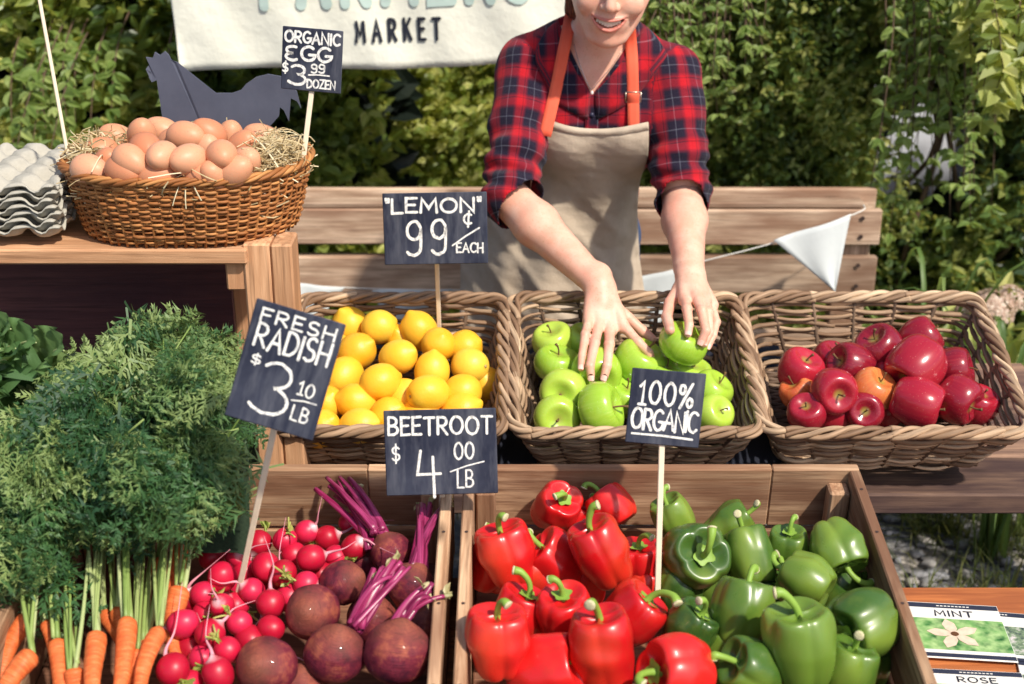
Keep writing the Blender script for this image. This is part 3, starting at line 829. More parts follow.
# ---- eggs
m = Mt('egg_shell', .45, .35); oi = m.n('ShaderNodeObjectInfo')
c = m.ramp(oi.outputs['Random'], [(0, (.5, .17, .08)), (.5, (.6, .24, .12)), (1, (.68, .34, .2))])
c = m.mix(m.ramp(m.noise(m.obj(), 220, 2), [(.62, 0), (.72, .35)]), c, (.4, .15, .08)); c = m.mix(m.math('MULTIPLY', m.noise(m.obj(), 25, 3), .25), c, (.74, .4, .24))
m.col(c); m.inp('Subsurface Weight', .08); m.bump(m.noise(m.obj(), 500, 2), .08, .001); M_egg = m.m
def egg_mesh():
    mb = MB()
    def fn(T, V):
        a = PI * V; z = -np.cos(a) * .029; r = .0222 * np.sin(a) * (1 - .12 * np.cos(PI - a) * -1 * -1)
        return r * np.cos(T), r * np.sin(T), z
    return revolve(mb, fn, 28, 20).mesh('egg', M_egg, True)
EGG = egg_mesh()
eggs = [
 (100, 152, 0, (-.8, -.2, .5), 'large pale brown egg lying sideways at the left end of the egg basket'),
 (117, 139, -.01, (-.5, .3, .4), 'brown egg tucked behind the big sideways egg at the upper left of the heap'),
 (142, 134, .006, (.2, .5, .8), 'brown egg at the top left of the heap below the neck of the hen'),
 (162, 131, -.008, (-.6, .3, .2), 'egg peeping over the top of the heap between two top eggs'),
 (186, 137, .012, (.9, -.1, .4), 'plump darker egg in the middle of the top row'),
 (209, 134, .012, (-.7, .5, .5), 'large egg that sits highest, just right of the middle of the heap'),
 (146, 149, .014, (.5, -.4, .8), 'egg in the second row left of the small dark egg'),
 (162, 157, .015, (-.2, -.3, .9), 'small dark brown egg at the centre left of the heap'),
 (131, 161, .008, (.8, -.5, .3), 'egg leaning under the second row at the left of centre'),
 (188, 160, .014, (-.6, -.2, .7), 'egg at the centre of the heap with a straw lying across it'),
 (222, 156, .014, (.3, -.3, .9), 'reddish round egg right of centre with a curl of straw on it'),
 (243, 146, .004, (.5, .5, .6), 'rosy egg at the right of the heap beside the straw'),
 (262, 139, .0, (-.8, .4, .3), 'egg farthest to the right half sunk in the straw'),
 (90, 170, -.004, (.9, -.2, .3), 'pale egg at the front left corner close to the rim of the egg basket'),
 (124, 171, .004, (.8, -.3, .5), 'light orange egg lying along the front rim at the left'),
 (158, 175, .0, (-.9, -.1, .3), 'egg half hidden by the front rim below the small dark egg'),
 (200, 175, .0, (.9, .1, .4), 'egg behind the front rim under the hanging straw'),
 (235, 171, .0, (.8, .4, .4), 'egg at the front right where the straw spills over'),
 (230, 137, -.008, (.2, .6, .5), 'egg at the back right of the heap behind the rosy egg'),
 (216, 175, -.006, (-.3, .2, .8), 'egg wedged between the two right front rim eggs'),
 (108, 163, -.008, (.3, .4, .7), 'egg in the gap under the big sideways egg'),
 (172, 144, -.01, (.3, .4, .7), 'egg in the hollow behind the small dark egg'),
 (246, 162, -.004, (.4, .2, .7), 'egg under the rosy egg at the right side of the basket'),
 (78, 158, -.012, (.4, .2, .7), 'shaded egg against the left side of the basket in the straw'),
 (206, 150, -.008, (.4, .6, .7), 'egg seen in the hollow between the highest egg and the straw curl egg'),
]
for px, py, dz, ax, lb in eggs:
    # heap surface of the egg basket: a low dome over the rim
    Y = 2.24; 
    for _ in range(6):
        p = at(px, py, Y); x = (p[0] - EB[0]) / .197; 
        hz = EB[2] + .098 + .040 * max(0, 1 - x * x * .9) + dz
        p = at_z(px, py, hz); Y = min(2.36, max(2.10, p[1]))
    p = at(px, py, Y)
    o = mesh_obj('egg', EGG); put(o, p, camdir(*ax), rx(), random.uniform(1.02, 1.17)); tag(o, lb, 'egg', 'brown eggs heaped in the straw basket')
# straw
M_straw = leafmat('straw_stalk', (.5, .36, .18), (.78, .64, .38), (.92, .84, .6), trans=.2, rough=.6)
mb = MB(); g = np.random.default_rng(5)
def straw_clump(n, cx, cy, cz, sx, sy, sz, L=.05, curl=.6):
    for q in range(n):
        p = np.array([cx, cy, cz]) + np.clip(g.normal(size=3), -1.4, 1.4) * [sx, sy, sz]
        d = g.normal(size=3) * [1, .8, .45]; d /= np.linalg.norm(d); e = g.normal(size=3) * curl * L
        l = L * g.uniform(.5, 1.15); tube(mb, bez(p - d * l, p + e, p + d * l, 6), g.uniform(.0007, .0014), 3, rnd=g.random(), cap=False)
for a in np.linspace(0, 2 * PI, 60, endpoint=False):
    straw_clump(9, EB[0] + math.cos(a) * .168, EB[1] + math.sin(a) * .128, EB[2] + .104, .012, .012, .006, .034)
straw_clump(150, EB[0] - .155, EB[1] - .0, EB[2] + .118, .013, .03, .010, .036)
straw_clump(240, EB[0] + .145, EB[1] - .02, EB[2] + .125, .018, .032, .011, .036)
straw_clump(420, EB[0], EB[1], EB[2] + .075, .09, .07, .012, .05)
for q in range(5):
    x = g.uniform(-.17, .17); straw_clump(1, EB[0] + x, EB[1] - .14 * math.sqrt(max(0, 1 - (x / .19) ** 2)), EB[2] + .116, .004, .004, .004, .05)
sx0 = EB[0] + .03
for dx, l in ((0, .035), (.01, .022), (-.008, .03)):
    tube(mb, bez((sx0, EB[1] - .12, EB[2] + .125), (sx0 + dx, EB[1] - .168, EB[2] + .115), (sx0 + dx * 2.5, EB[1] - .168, EB[2] + .108 - l)), .001, 4, rnd=.9)
tag(mb.obj('straw', M_straw), 'loose pale straw tucked around the eggs and spilling over the basket rim', 'straw', kind='stuff')

# ---- lemons
m = Mt('lemon_peel', .42, .45); oi = m.n('ShaderNodeObjectInfo')
vn = m.n('ShaderNodeTexVoronoi'); m.set(vn.inputs['Vector'], m.obj()); vn.inputs['Scale'].default_value = 420
c = m.ramp(oi.outputs['Random'], [(0, (.84, .4, .014)), (.5, (.88, .48, .022)), (1, (.9, .56, .05))])
c = m.mix(m.ramp(m.noise(m.obj(), 22, 3), [(.35, 0), (.7, .3)]), c, (.92, .62, .09)); m.col(c)
m.bump(m.math('ADD', m.math('MULTIPLY', vn.outputs['Distance'], -.6), m.math('MULTIPLY', m.noise(m.obj(), 90, 3), .8)), .3, .0012); m.inp('Subsurface Weight', .12); m.b.inputs['Subsurface Radius'].default_value = (.01, .006, .001); M_lemon = m.m
M_scar = plain('stem_scar', (.42, .32, .12), .3, .7, .2, 200, .3)
def lemon_mesh(k):
    mb = MB(); g = np.random.default_rng(k); nip = (.0055, .0035, .005)[k]; el = (1.05, .98, 1.1)[k]
    def fn(T, V):
        a = PI * V; z = -np.cos(a) * .0335 * el; r = .0315 * np.sin(a) ** .92
        z = z + nip * np.exp(-((V - 1) / .07) ** 2) - .004 * np.exp(-(V / .05) ** 2) * (1 - k) 
        P = np.stack([r * np.cos(T), r * np.sin(T), z], -1); q = 1 + .022 * wob(P, k, 14, 2)
        return P[..., 0] * q, P[..., 1] * q, P[..., 2]
    revolve(mb, fn, 32, 28); return mb.mesh('lemon', M_lemon, True)
LEM = [lemon_mesh(k) for k in range(3)]
mb = MB(); revolve(mb, lambda T, V: (.0032 * np.sin(PI * V) * np.cos(T), .0032 * np.sin(PI * V) * np.sin(T), -.0013 * np.cos(PI * V) - .0336), 10, 6)
SCAR = mb.mesh('stem_scar', M_scar, True)
lem = [
 (351, 326, .09, (-.3, .5, .4), 0, 'lemon at the back left corner of the heap, behind the price board edge'),
 (379, 327, .112, (.9, .4, -.2), 1, 'lemon with a brown stem scar at the top left of the heap'),
 (356, 352, .105, (.7, .4, .4), 0, 'lemon in the second row from the back at the left'),
 (398, 357, .13, (.8, .3, .5), 2, 'largest lemon, high in the middle of the heap'),
 (419, 331, .11, (-.4, .8, .3), 0, 'lemon at the back of the heap just left of the stick'),
 (438, 345, .12, (.3, .5, .8), 1, 'lemon pierced beside the lemon price stick'),
 (464, 348, .095, (.7, .3, .3), 1, 'small lemon half hidden at the back right of the heap'),
 (470, 366, .108, (-.8, .0, -.6), 1, 'round lemon with a stem scar at the far right of the heap'),
 (432, 372, .118, (.1, .9, .2), 2, 'lemon with its tip pointing up in the middle right'),
 (344, 376, .1, (.5, .5, -.6), 0, 'lemon next to the radish board at the left of the heap'),
 (380, 382, .135, (.9, .3, -.4), 0, 'paler lemon lying in front at the centre of the heap'),
 (428, 393, .133, (.85, .15, -.5), 2, 'big lemon just above the beetroot board'),
 (463, 392, .11, (-.7, -.2, .6), 1, 'lemon right of the big lemon above the beetroot board'),
 (404, 398, .1, (.2, .6, .3), 1, 'shaded lemon between the two front centre lemons'),
 (357, 402, .11, (-.9, .2, .3), 0, 'lemon in the third row left of centre'),
 (326, 404, .1, (.4, .5, .6), 1, 'lemon at the lower left beside the radish board'),
 (359, 426, .112, (.9, .2, .4), 2, 'lemon at the front rim left of the beetroot board'),
 (321, 429, .1, (.5, .4, .5), 0, 'lemon in the front left corner of the basket'),
 (388, 415, .108, (.6, .4, .5), 1, 'lemon partly behind the left edge of the beetroot board'),
 (461, 412, .098, (.8, .4, .2), 0, 'lemon peeping over the top right of the beetroot board'),
 (421, 415, .098, (.7, -.2, .4), 2, 'lemon mostly hidden behind the top of the beetroot board'),
 (335, 350, .085, (-.7, .3, .4), 1, 'lemon behind the right edge of the radish board'),
 (486, 384, .07, (-.2, .4, .6), 0, 'lemon low down against the right wall of the lemon basket'),
 (403, 342, .08, (-.2, .4, .6), 0, 'lemon sunk between the two back lemons'),
 (330, 380, .07, (-.2, .4, .6), 2, 'lemon deep beneath the left side of the heap'),
]
for px, py, h, ax, k, lb in lem:
    o = mesh_obj('lemon', LEM[k]); put(o, B['lemon'].on(px, py, h), camdir(*ax), rx(), random.uniform(.98, 1.1)); tag(o, lb, 'lemon', 'lemons heaped in the left wicker basket')
    s_ = mesh_obj('stem_scar', SCAR, o)

# ---- apples
def applemat(name, cols, streak, speck, rough=.22):
    m = Mt(name, rough, .5, ); oi = m.n('ShaderNodeObjectInfo'); g = m.attr('gc')
    c = m.ramp(oi.outputs['Random'], cols)
    st = m.noise(m.scale(g, (60, 1.6, .1)), 1.0, 5, .7); blot = m.noise(m.obj(), 16, 3)
    c = m.mix(m.math('MULTIPLY', m.ramp(m.sep(g)[1], [(.1, 0), (.3, 1)]), m.ramp(m.math('MULTIPLY', st, m.math('ADD', blot, .5)), [(.42, 0), (.8, streak[1])])), c, streak[0])
    vn = m.n('ShaderNodeTexVoronoi'); m.set(vn.inputs['Vector'], m.obj()); vn.inputs['Scale'].default_value = 260
    c = m.mix(m.ramp(vn.outputs['Distance'], [(.08, .3), (.16, 0)]), c, speck)
    z = m.sep(g)[1]
    c = m.mix(m.ramp(z, [(.93, 0), (.985, .75)]), c, (.3, .3, .06))
    m.col(c); m.inp('Coat Weight', .25); m.b.inputs['Coat Roughness'].default_value = .12; m.inp('Subsurface Weight', .06)
    m.bump(m.noise(m.obj(), 60, 2), .05, .001); return m.m
M_gapple = applemat('green_apple_skin', [(0, (.3, .5, .035)), (.5, (.36, .55, .045)), (1, (.44, .6, .07))], ((.5, .62, .12), .5), (.75, .8, .4))
M_rapple = applemat('red_apple_skin', [(0, (.15, .004, .016)), (.5, (.26, .008, .022)), (1, (.44, .016, .035))], ((.5, .05, .05), .35), (.7, .35, .25))
M_oapple = applemat('blushed_apple_skin', [(0, (.6, .1, .035)), (1, (.66, .17, .05))], ((.78, .4, .1), .6), (.9, .6, .3))
M_stemw = plain('fruit_stem', (.16, .09, .04), .4, .8, .2, 200, .3)
def apple_mesh(nm, mat, k, tall=1.0, lobes=5, la=.03, taper=.12):
    mb = MB()
    def fn(T, V):
        a = PI * V; r = np.sin(a) ** .85
        z = -np.cos(a) * .9 * tall
        z = z - .42 * tall * np.exp(-((V - 1) / .15) ** 2) + .22 * tall * np.exp(-(V / .17) ** 2)
        r = r * (1 - taper * (1 - V)) * (1 + la * np.cos(lobes * T + k) * (np.clip(.65 - V, 0, 1) * 1.8 + .15))
        P = np.stack([r * np.cos(T), r * np.sin(T), z], -1); q = 1 + .03 * wob(P, 100 + k, .5)
        return P[..., 0] * q * .0375, P[..., 1] * q * .0375, P[..., 2] * .0375
    return revolve(mb, fn, 40, 32).mesh(nm, mat, True)
APS = []
for k in range(3):
    mb = MB(); tube(mb, bez((0, 0, .012), (0, 0, .028), ((-.004, .008, .002)[k], .003, .035)), [.0016, .0014, .0012, .0012, .0012, .0012, .0012, .0013, .0014, .0016, .002, .0024], 6); APS.append(mb.mesh('stem', M_stemw, True))
GA = [apple_mesh('green_apple', M_gapple, k, (.96, .9, 1)[k], 5, .02, .08) for k in range(3)]
RA = [apple_mesh('red_apple', M_rapple, k, (1.1, 1.0, 1.2)[k], 5, .05, .2) for k in range(3)]
OA = apple_mesh('red_apple', M_oapple, 1, 1.0, 5, .02, .08)
gap = [
 (553, 341, .095, (-.2, .75, .5), .92, 'green apple at the back left corner of the green apple basket'),
 (557, 364, .1, (.1, .6, .3), .98, 'green apple just below the back left one by the left wall'),
 (563, 392, .112, (-.2, -.15, .9), .98, 'green apple with its stem hollow facing the viewer at the left'),
 (557, 417, .1, (.1, -.1, .9), .93, 'green apple in the front left corner of its basket'),
 (601, 410, .122, (.75, .2, .3), 1.12, 'largest green apple at the front, tilted to the right'),
 (596, 373, .112, (.2, -.35, .75), 1.08, 'green apple gripped by the fingers of the left-hand arm'),
 (640, 362, .105, (.3, .6, .4), 1.08, 'green apple right of the gripping hand under its forefinger'),
 (585, 341, .09, (.1, .7, .4), .93, 'green apple half hidden behind the gripping hand'),
 (664, 376, .09, (.2, .7, .4), .9, 'green apple peeping above the organic board'),
 (691, 376, .085, (.2, .7, .4), .95, 'green apple directly beneath the lifted one'),
 (713, 390, .1, (.5, .6, .4), .9, 'green apple at the right above the corner of the organic board'),
 (714, 414, .1, (.4, .3, .6), .82, 'green apple at the front right beside the organic board'),
 (624, 397, .07, (.2, .6, .4), .95, 'shaded green apple low between the front apple and the organic board'),
 (612, 386, .06, (.2, .6, .4), .95, 'green apple deep in shadow under the gripping hand'),
 (652, 410, .09, (.2, .4, .6), .95, 'green apple hidden mostly behind the organic board'),
 (575, 368, .05, (.2, .4, .6), .95, 'green apple sunk in the gap left of the gripping hand'),
]
def put_apple(ms, nm, F, px, py, h, ax, sc, lb, grp, k, loc=None):
    o = mesh_obj(nm, ms); put(o, F.on(px, py, h) if loc is None else loc, camdir(*ax), rx(), sc * (1.2 if loc is None else 1.13)); tag(o, lb, 'apple', grp)
    mesh_obj('stem', APS[k % 3], o); return o
for k, (px, py, h, ax, sc, lb) in enumerate(gap):
    put_apple(GA[k % 3], 'green_apple', B['green'], px, py, h, ax, sc, lb, 'green apples in the middle wicker basket', k)
HELD = at(683, 343, 2.30)
put_apple(GA[1], 'green_apple', None, 0, 0, 0, (.35, .7, .4), 1.08, 'green apple lifted above the others by the right-hand arm', 'green apples in the middle wicker basket', 1, loc=HELD)
rap = [
 (800, 371, .1, (.3, .7, .5), 1.0, 0, 'red apple at the back left of the red apple basket'),
 (798, 391, .085, (-.5, .6, .4), .78, 9, 'small orange blushed apple at the left of the heap'),
 (834, 391, .128, (.1, -.2, .9), 1.0, 0, 'dark red apple with its stem facing the viewer at the left centre'),
 (807, 413, .1, (-.2, .5, .6), .86, 1, 'bright red apple low in the front left corner'),
 (852, 366, .11, (-.8, .3, .4), 1.02, 2, 'streaky pinkish red apple lying on its side at the back centre'),
 (874, 390, .115, (.3, .5, .4), .95, 9, 'orange and yellow blushed apple in the centre of the heap'),
 (864, 411, .1, (-.15, .0, .95), .85, 1, 'red apple at the front rim with its stem hollow showing'),
 (881, 349, .118, (-.5, .6, .4), 1.08, 0, 'red apple at the top left of the high group'),
 (919, 340, .108, (.7, .5, .3), 1.0, 2, 'bright red apple farthest back at the top of the heap'),
 (916, 365, .145, (-.6, -.6, .3), 1.24, 2, 'largest dark red apple, highest on the right of the heap'),
 (953, 370, .105, (.8, .2, .4), .98, 0, 'dark apple at the right behind the largest one'),
 (917, 403, .122, (.85, -.3, .3), 1.12, 2, 'wide glossy red apple in front below the largest one'),
 (958, 400, .112, (.6, -.4, .5), 1.08, 1, 'deep red apple at the front right of the heap'),
 (832, 360, .085, (.2, .6, .4), .9, 1, 'red apple peeping between the two back left apples'),
 (890, 380, .09, (.2, .6, .4), .95, 0, 'shaded red apple wedged left of the largest apple'),
 (977, 405, .085, (.2, .6, .4), .9, 0, 'nearly black apple in the shade of the right basket wall'),
 (833, 415, .075, (.2, .6, .4), .9, 0, 'dark apple under the stem-facing one at the front rim'),
 (884, 408, .07, (.2, .6, .4), .9, 0, 'red apple deep in the gap behind the front rim'),
 (940, 392, .06, (.2, .6, .4), .9, 1, 'red apple sunk below the largest and the deep red one'),
]
for k, (px, py, h, ax, sc, kk, lb) in enumerate(rap):
    put_apple(OA if kk == 9 else RA[kk], 'red_apple', B['red'], px, py, h, ax, sc, lb, 'red apples in the right wicker basket', k)

# ---- bell peppers
def peppermat(name, cols, patch, pw):
    m = Mt(name, .24, .5); m.inp('Roughness', m.ramp(m.noise(m.obj(), 30, 4, .6), [(.35, .27), (.7, .46)])); oi = m.n('ShaderNodeObjectInfo')
    c = m.ramp(oi.outputs['Random'], cols)
    n = m.noise(m.scale(m.obj(), (9, 9, 5)), 1.4, 2); c = m.mix(m.ramp(n, [(.5, 0), (.72, pw)]), c, patch)
    c = m.mix(m.ramp(m.noise(m.obj(), 55, 5, .7), [(.5, 0), (.75, .4)]), c, tuple(k * .5 for k in patch)); sc_ = m.noise(m.scale(m.obj(), (60, 60, 18)), 1.5, 4, .75); c = m.mix(m.ramp(sc_, [(.69, 0), (.74, .5)]), c, (.3, .24, .12)); m.col(c); m.inp('Coat Weight', .22); m.b.inputs['Coat Roughness'].default_value = .2; m.inp('Subsurface Weight', .05)
    m.bump(m.noise(m.obj(), 38, 3), .12, .002); return m.m
M_rpep = peppermat('red_pepper_skin', [(0, (.5, .006, .008)), (.6, (.62, .01, .012)), (1, (.7, .02, .016))], (.76, .07, .02), .6)
M_gpep = peppermat('green_pepper_skin', [(0, (.03, .075, .012)), (.5, (.06, .13, .017)), (1, (.14, .23, .028))], (.3, .4, .05), .6)
M_pstem = plain('pepper_stem', (.22, .36, .05), .3, .5, .4, 60, .2)
M_pcut = plain('cut_stem_end', (.55, .5, .3), .25, .8, .2, 300, .4)
def pepper_mesh(nm, mat, k, lobes=4, tall=1.15, wide=1.0, taper=.22, skew=.1, groove=.16):
    mb = MB(); g = np.random.default_rng(200 + k); lw = g.uniform(.8, 1.2, lobes); lh = g.uniform(-.09, .09, lobes)
    def fn(T, V):
        a = PI * V
        r = np.clip(np.sin(a), 0, 1) ** .55
        z = -np.cos(a); z = np.sign(z) * np.abs(z) ** 1.15 * tall
        ph = T * lobes / 2 + .35 * np.sin(T + k); gr = 1 - np.abs(np.cos(ph)) ** .55     # groove at cos 0
        idx = ((T / (2 * PI) * lobes + .5) % lobes).astype(int)
        amp = .35 + .65 * np.clip(np.abs(V - .5) * 2, 0, 1) ** 1.2
        r = r * (1 - groove * gr * amp * (np.sin(a) ** .3))
        r = r * (1 - taper * (1 - V) ** 1.4)
        top = np.exp(-((V - 1) / .17) ** 2); bot = np.exp(-(V / .16) ** 2)
        z = z - .5 * top * (1 - .35 * gr) + .3 * bot
        z = z + (1 - gr) * .07 * np.where(V < .5, -1, 1) * np.exp(-((np.minimum(V, 1 - V) - .2) / .14) ** 2) * 1.4
        x = r * np.cos(T) * (1 + .08 * np.sin(k * 3 + 1)); y = r * np.sin(T)
        x = x + skew * (1 - V) ** 2 * math.cos(k * 2.1); y = y + skew * (1 - V) ** 2 * math.sin(k * 2.1)
        P = np.stack([x, y, z], -1); q = 1 + .085 * wob(P, 300 + k, .5, 2)
        return x * q * .04 * wide, y * q * .04 * wide, z * .04
    return revolve(mb, fn, 64, 44).mesh(nm, mat, True)
PEPV = [(4, 1.2, 1.0, .26, .12, .24), (4, 1.05, 1.08, .15, .05, .28), (3, 1.22, 1.0, .3, .15, .3), (4, 1.28, .98, .2, .1, .24), (3, 1.0, 1.05, .12, .08, .3), (4, 1.1, 1.02, .34, .2, .26)]
RP = [pepper_mesh('red_pepper', M_rpep, k, *p) for k, p in enumerate(PEPV)]
GP = [pepper_mesh('green_pepper', M_gpep, k + 10, *p) for k, p in enumerate(PEPV)]
def pstem(k):
    g = np.random.default_rng(k); b = (.012, .022, .006, .016)[k]; mb = MB(); a = k * 1.7
    e = (math.cos(a) * b, math.sin(a) * b)
    P = smoothpath([(0, 0, .016), (0, 0, .034), (e[0] * .3, e[1] * .3, .047), (e[0] * .9, e[1] * .9, .053 + .002 * k), (e[0] * 1.35, e[1] * 1.35, .051 + .003 * k)], 14)
    tube(mb, P, np.array([.0075, .0058, .0046, .004, .0038, .0038, .0038, .004, .0042, .0044, .0048, .0052, .0056, .0058]), 10, mi=0)
    # calyx: lobed collar
    n = 30; T = np.arange(n) * 2 * PI / n; rr = .0125 + .0018 * np.cos(T * 5 + k) + .001 * np.cos(T * 3) 
    v = [(0, 0, .03)] + [(.5 * r * math.cos(t), .5 * r * math.sin(t), .0275) for r, t in zip(rr, T)] + [(r * math.cos(t), r * math.sin(t), .0265 + .0035 * (r / .014)) for r, t in zip(rr, T)]
    f = [(0, 1 + i, 1 + (i + 1) % n) for i in range(n)] + [(1 + i, 1 + n + i, 1 + n + (i + 1) % n, 1 + (i + 1) % n) for i in range(n)]
    mb.add(v, f)
    d = (P[-1] - P[-2]); d /= np.linalg.norm(d); c_ = P[-1]
    tube(mb, [c_ - d * .0005, c_ + d * .0016, c_ + d * .0024], [.006, .0062, .004], 10, mi=1)
    return mb.mesh('stem', [M_pstem, M_pcut], True)
PS = [pstem(k) for k in range(4)]
def put_pepper(kind, px, py, h, ax, sc, k, lb, spin=None):
    ms, nm, grp = (RP, 'red_pepper', 'red bell peppers on the left of the pepper crate') if kind == 'r' else (GP, 'green_pepper', 'green bell peppers on the right of the pepper crate')
    o = mesh_obj(nm, ms[k % 6]); put(o, F_pep.on(px, py, h), camdir(*ax), rx() if spin is None else spin, sc * 1.13); tag(o, lb, 'bell pepper', grp)
    s_ = mesh_obj('stem', PS[k % 4], o); return o
reds = [
 (557, 507, .13, (.35, .55, .75), .82, 1, 'red pepper at the back whose short stem faces the viewer'),
 (610, 507, .125, (-.5, .7, -.2), .8, 4, 'red pepper at the back beside the green ones, no stem showing'),
 (507, 554, .14, (-.28, .93, .2), .98, 0, 'tall red pepper at the upper left with its stem curving up'),
 (601, 552, .16, (-.42, .88, .25), 1.0, 3, 'orange-red pepper highest in the middle with stem bent left'),
 (558, 560, .12, (-.72, .62, .3), .9, 2, 'red pepper leaning left under the orange-red one'),
 (640, 562, .105, (-.1, .9, .35), .8, 1, 'red pepper beside the organic stick, stem stub pointing up'),
 (563, 611, .14, (-.05, .85, .5), .88, 4, 'short squarish red pepper in the centre with upright stem'),
 (631, 618, .125, (.6, .7, .2), 1.05, 5, 'red pepper at the right of the reds below the stick'),
 (498, 641, .165, (-.02, .95, .28), .98, 0, 'red pepper at the lower left with a tall hooked stem'),
 (521, 614, .12, (.3, .8, .2), .9, 1, 'red pepper tucked behind the lower left one'),
 (604, 648, .16, (-.15, .95, .25), 1.08, 3, 'big red pepper at the bottom centre with its stem hooked over'),
 (545, 668, .13, (.85, .3, .3), 1.05, 2, 'red pepper lying on its side at the bottom left'),
 (676, 672, .145, (-.82, .1, .45), 1.05, 4, 'red pepper lying with its stem toward the left at the bottom'),
 (535, 580, .09, (.3, .8, .2), .9, 5, 'dark red pepper deep behind the centre'),
 (492, 566, .09, (.3, .8, .2), .85, 1, 'red pepper in shade against the left wall of the pepper crate'),
 (640, 590, .07, (.3, .8, .2), .85, 2, 'shaded red pepper below the stick among the reds'),
 (580, 585, .07, (.3, .8, .2), .9, 2, 'red pepper hidden beneath the orange-red one'),
 (585, 530, .08, (.3, .8, .2), .85, 0, 'red pepper in the gap between the two at the back'),
 (575, 690, .09, (.3, .8, .2), 1.0, 3, 'red pepper cut by the bottom edge below the stem-left one'),
]
for px, py, h, ax, sc, k, lb in reds: put_pepper('r', px, py, h, ax, sc, k, lb)
greens = [
 (675, 519, .125, (-.45, .8, .2), .8, 0, 'yellow-patched green pepper at the back left of the greens'),
 (697, 556, .135, (.15, .2, .95), 1.02, 1, 'wide green pepper with its stem facing the viewer'),
 (728, 525, .11, (.8, .5, .1), .82, 2, 'green pepper farthest back, partly hidden'),
 (750, 556, .13, (-.2, .85, -.3), .86, 3, 'green pepper with a bright highlight at the back centre'),
 (788, 546, .12, (.02, .9, .4), .72, 4, 'small light green pepper with its stem sticking straight up'),
 (838, 547, .145, (.25, -.75, .5), .95, 5, 'lime green pepper at the back right with its stem hanging down'),
 (805, 582, .13, (-.75, .4, -.4), .94, 4, 'green pepper lying left of the lime one in the centre'),
 (743, 611, .145, (.2, .95, -.1), .98, 0, 'broad mid green pepper in the centre of the greens'),
 (800, 645, .165, (-.1, .93, .3), 1.12, 3, 'large glossy green pepper in front with a bent pale stem'),
 (862, 625, .14, (-.7, -.25, .5), 1.04, 1, 'dark green pepper leaning on the right wall of the crate'),
 (690, 630, .125, (.5, .8, .3), .84, 5, 'small green pepper next to the reds with a curved stem'),
 (756, 672, .13, (-.78, .45, .4), 1.0, 2, 'green pepper at the bottom with its stem pointing left'),
 (676, 594, .08, (.2, .8, .2), .88, 2, 'very dark green pepper in shade by the stick'),
 (846, 674, .115, (.2, .8, .2), .95, 3, 'green pepper low at the bottom right of the crate'),
 (722, 655, .085, (.2, .8, .2), .9, 0, 'dark green pepper low between the reds and the big green one'),
 (776, 600, .07, (.2, .8, .2), .9, 1, 'shaded green pepper under the centre of the greens'),
 (838, 590, .07, (.2, .8, .2), .9, 3, 'shaded green pepper below the lime one'),
 (715, 585, .06, (.2, .8, .2), .9, 4, 'green pepper sunk under the wide stem-facing one'),
 (862, 665, .06, (.2, .8, .2), .9, 4, 'nearly black pepper in the shadow at the right wall'),
]
for px, py, h, ax, sc, k, lb in greens: put_pepper('g', px, py, h, ax, sc, k, lb)

# ---- radishes
m = Mt('radish_skin', .4, .45); oi = m.n('ShaderNodeObjectInfo')
c = m.ramp(oi.outputs['Random'], [(0, (.4, .005, .022)), (.6, (.56, .008, .04)), (1, (.66, .02, .075))])
z = m.sep(m.attr('gc'))[1]; c = m.mix(m.math('MULTIPLY', m.ramp(z, [(.03, 1), (.2, 0)]), m.ramp(m.noise(m.obj(), 40), [(.4, .15), (.65, .95)])), c, (.9, .68, .7))
c = m.mix(m.ramp(m.noise(m.obj(), 130, 3), [(.6, 0), (.75, .45)]), c, (.3, .05, .04)); m.col(c); m.bump(m.noise(m.obj(), 80, 3), .15, .001); m.inp('Subsurface Weight', .08); M_rad = m.m
M_rroot = plain('radish_root', (.72, .3, .36), .3, .6, .3, 60)
M_rstem = leafmat('radish_stub', (.2, .3, .05), (.4, .46, .1), (.62, .6, .18), trans=.2)
def radish_mesh(k):
    mb = MB()
    def fn(T, V):
        a = PI * V; r = np.sin(a) ** .9 * .0195; z = -np.cos(a) * (.0195, .021, .0185)[k]
        z = z - .005 * np.exp(-(V / .06) ** 2)
        P = np.stack([r * np.cos(T), r * np.sin(T), z], -1); q = 1 + .05 * wob(P, 400 + k, 18)
        return P[..., 0] * q, P[..., 1] * q, P[..., 2]
    return revolve(mb, fn, 26, 20).mesh('radish', M_rad, True)
RD = [radish_mesh(k) for k in range(3)]
RR = []; RS = []
for k in range(4):
    g = np.random.default_rng(k + 60); mb = MB(); e = g.normal(size=2) * .016
    tube(mb, smoothpath([(0, 0, -.019), (e[0] * .2, e[1] * .2, -.03), (e[0], e[1] * .7, -.045), (e[0] * 1.2, e[1] * 1.8, -.064 - .006 * k)], 14), np.linspace(1, .2, 14) ** 1.5 * .0032, 6); RR.append(mb.mesh('root', M_rroot, True))
    mb = MB()
    for q in range(4):
        a = g.uniform(0, 6.3); l = g.uniform(.008, .024); tube(mb, bez((0, 0, .017), (math.cos(a) * .002, math.sin(a) * .002, .024), (math.cos(a) * l * .8, math.sin(a) * l * .8, .02 + l * .7), 7), np.linspace(.0022, .0014, 7), 5, rnd=g.random())
    kk = 3; leaves(mb, np.array([(0, 0, .024)] * kk), g.normal(size=(kk, 3)) + [0, 0, .8], g.normal(size=(kk, 3)), g.uniform(.012, .022, kk), g.uniform(.006, .01, kk), g.random(kk)); RS.append(mb.mesh('leaf_stub', M_rstem, True))
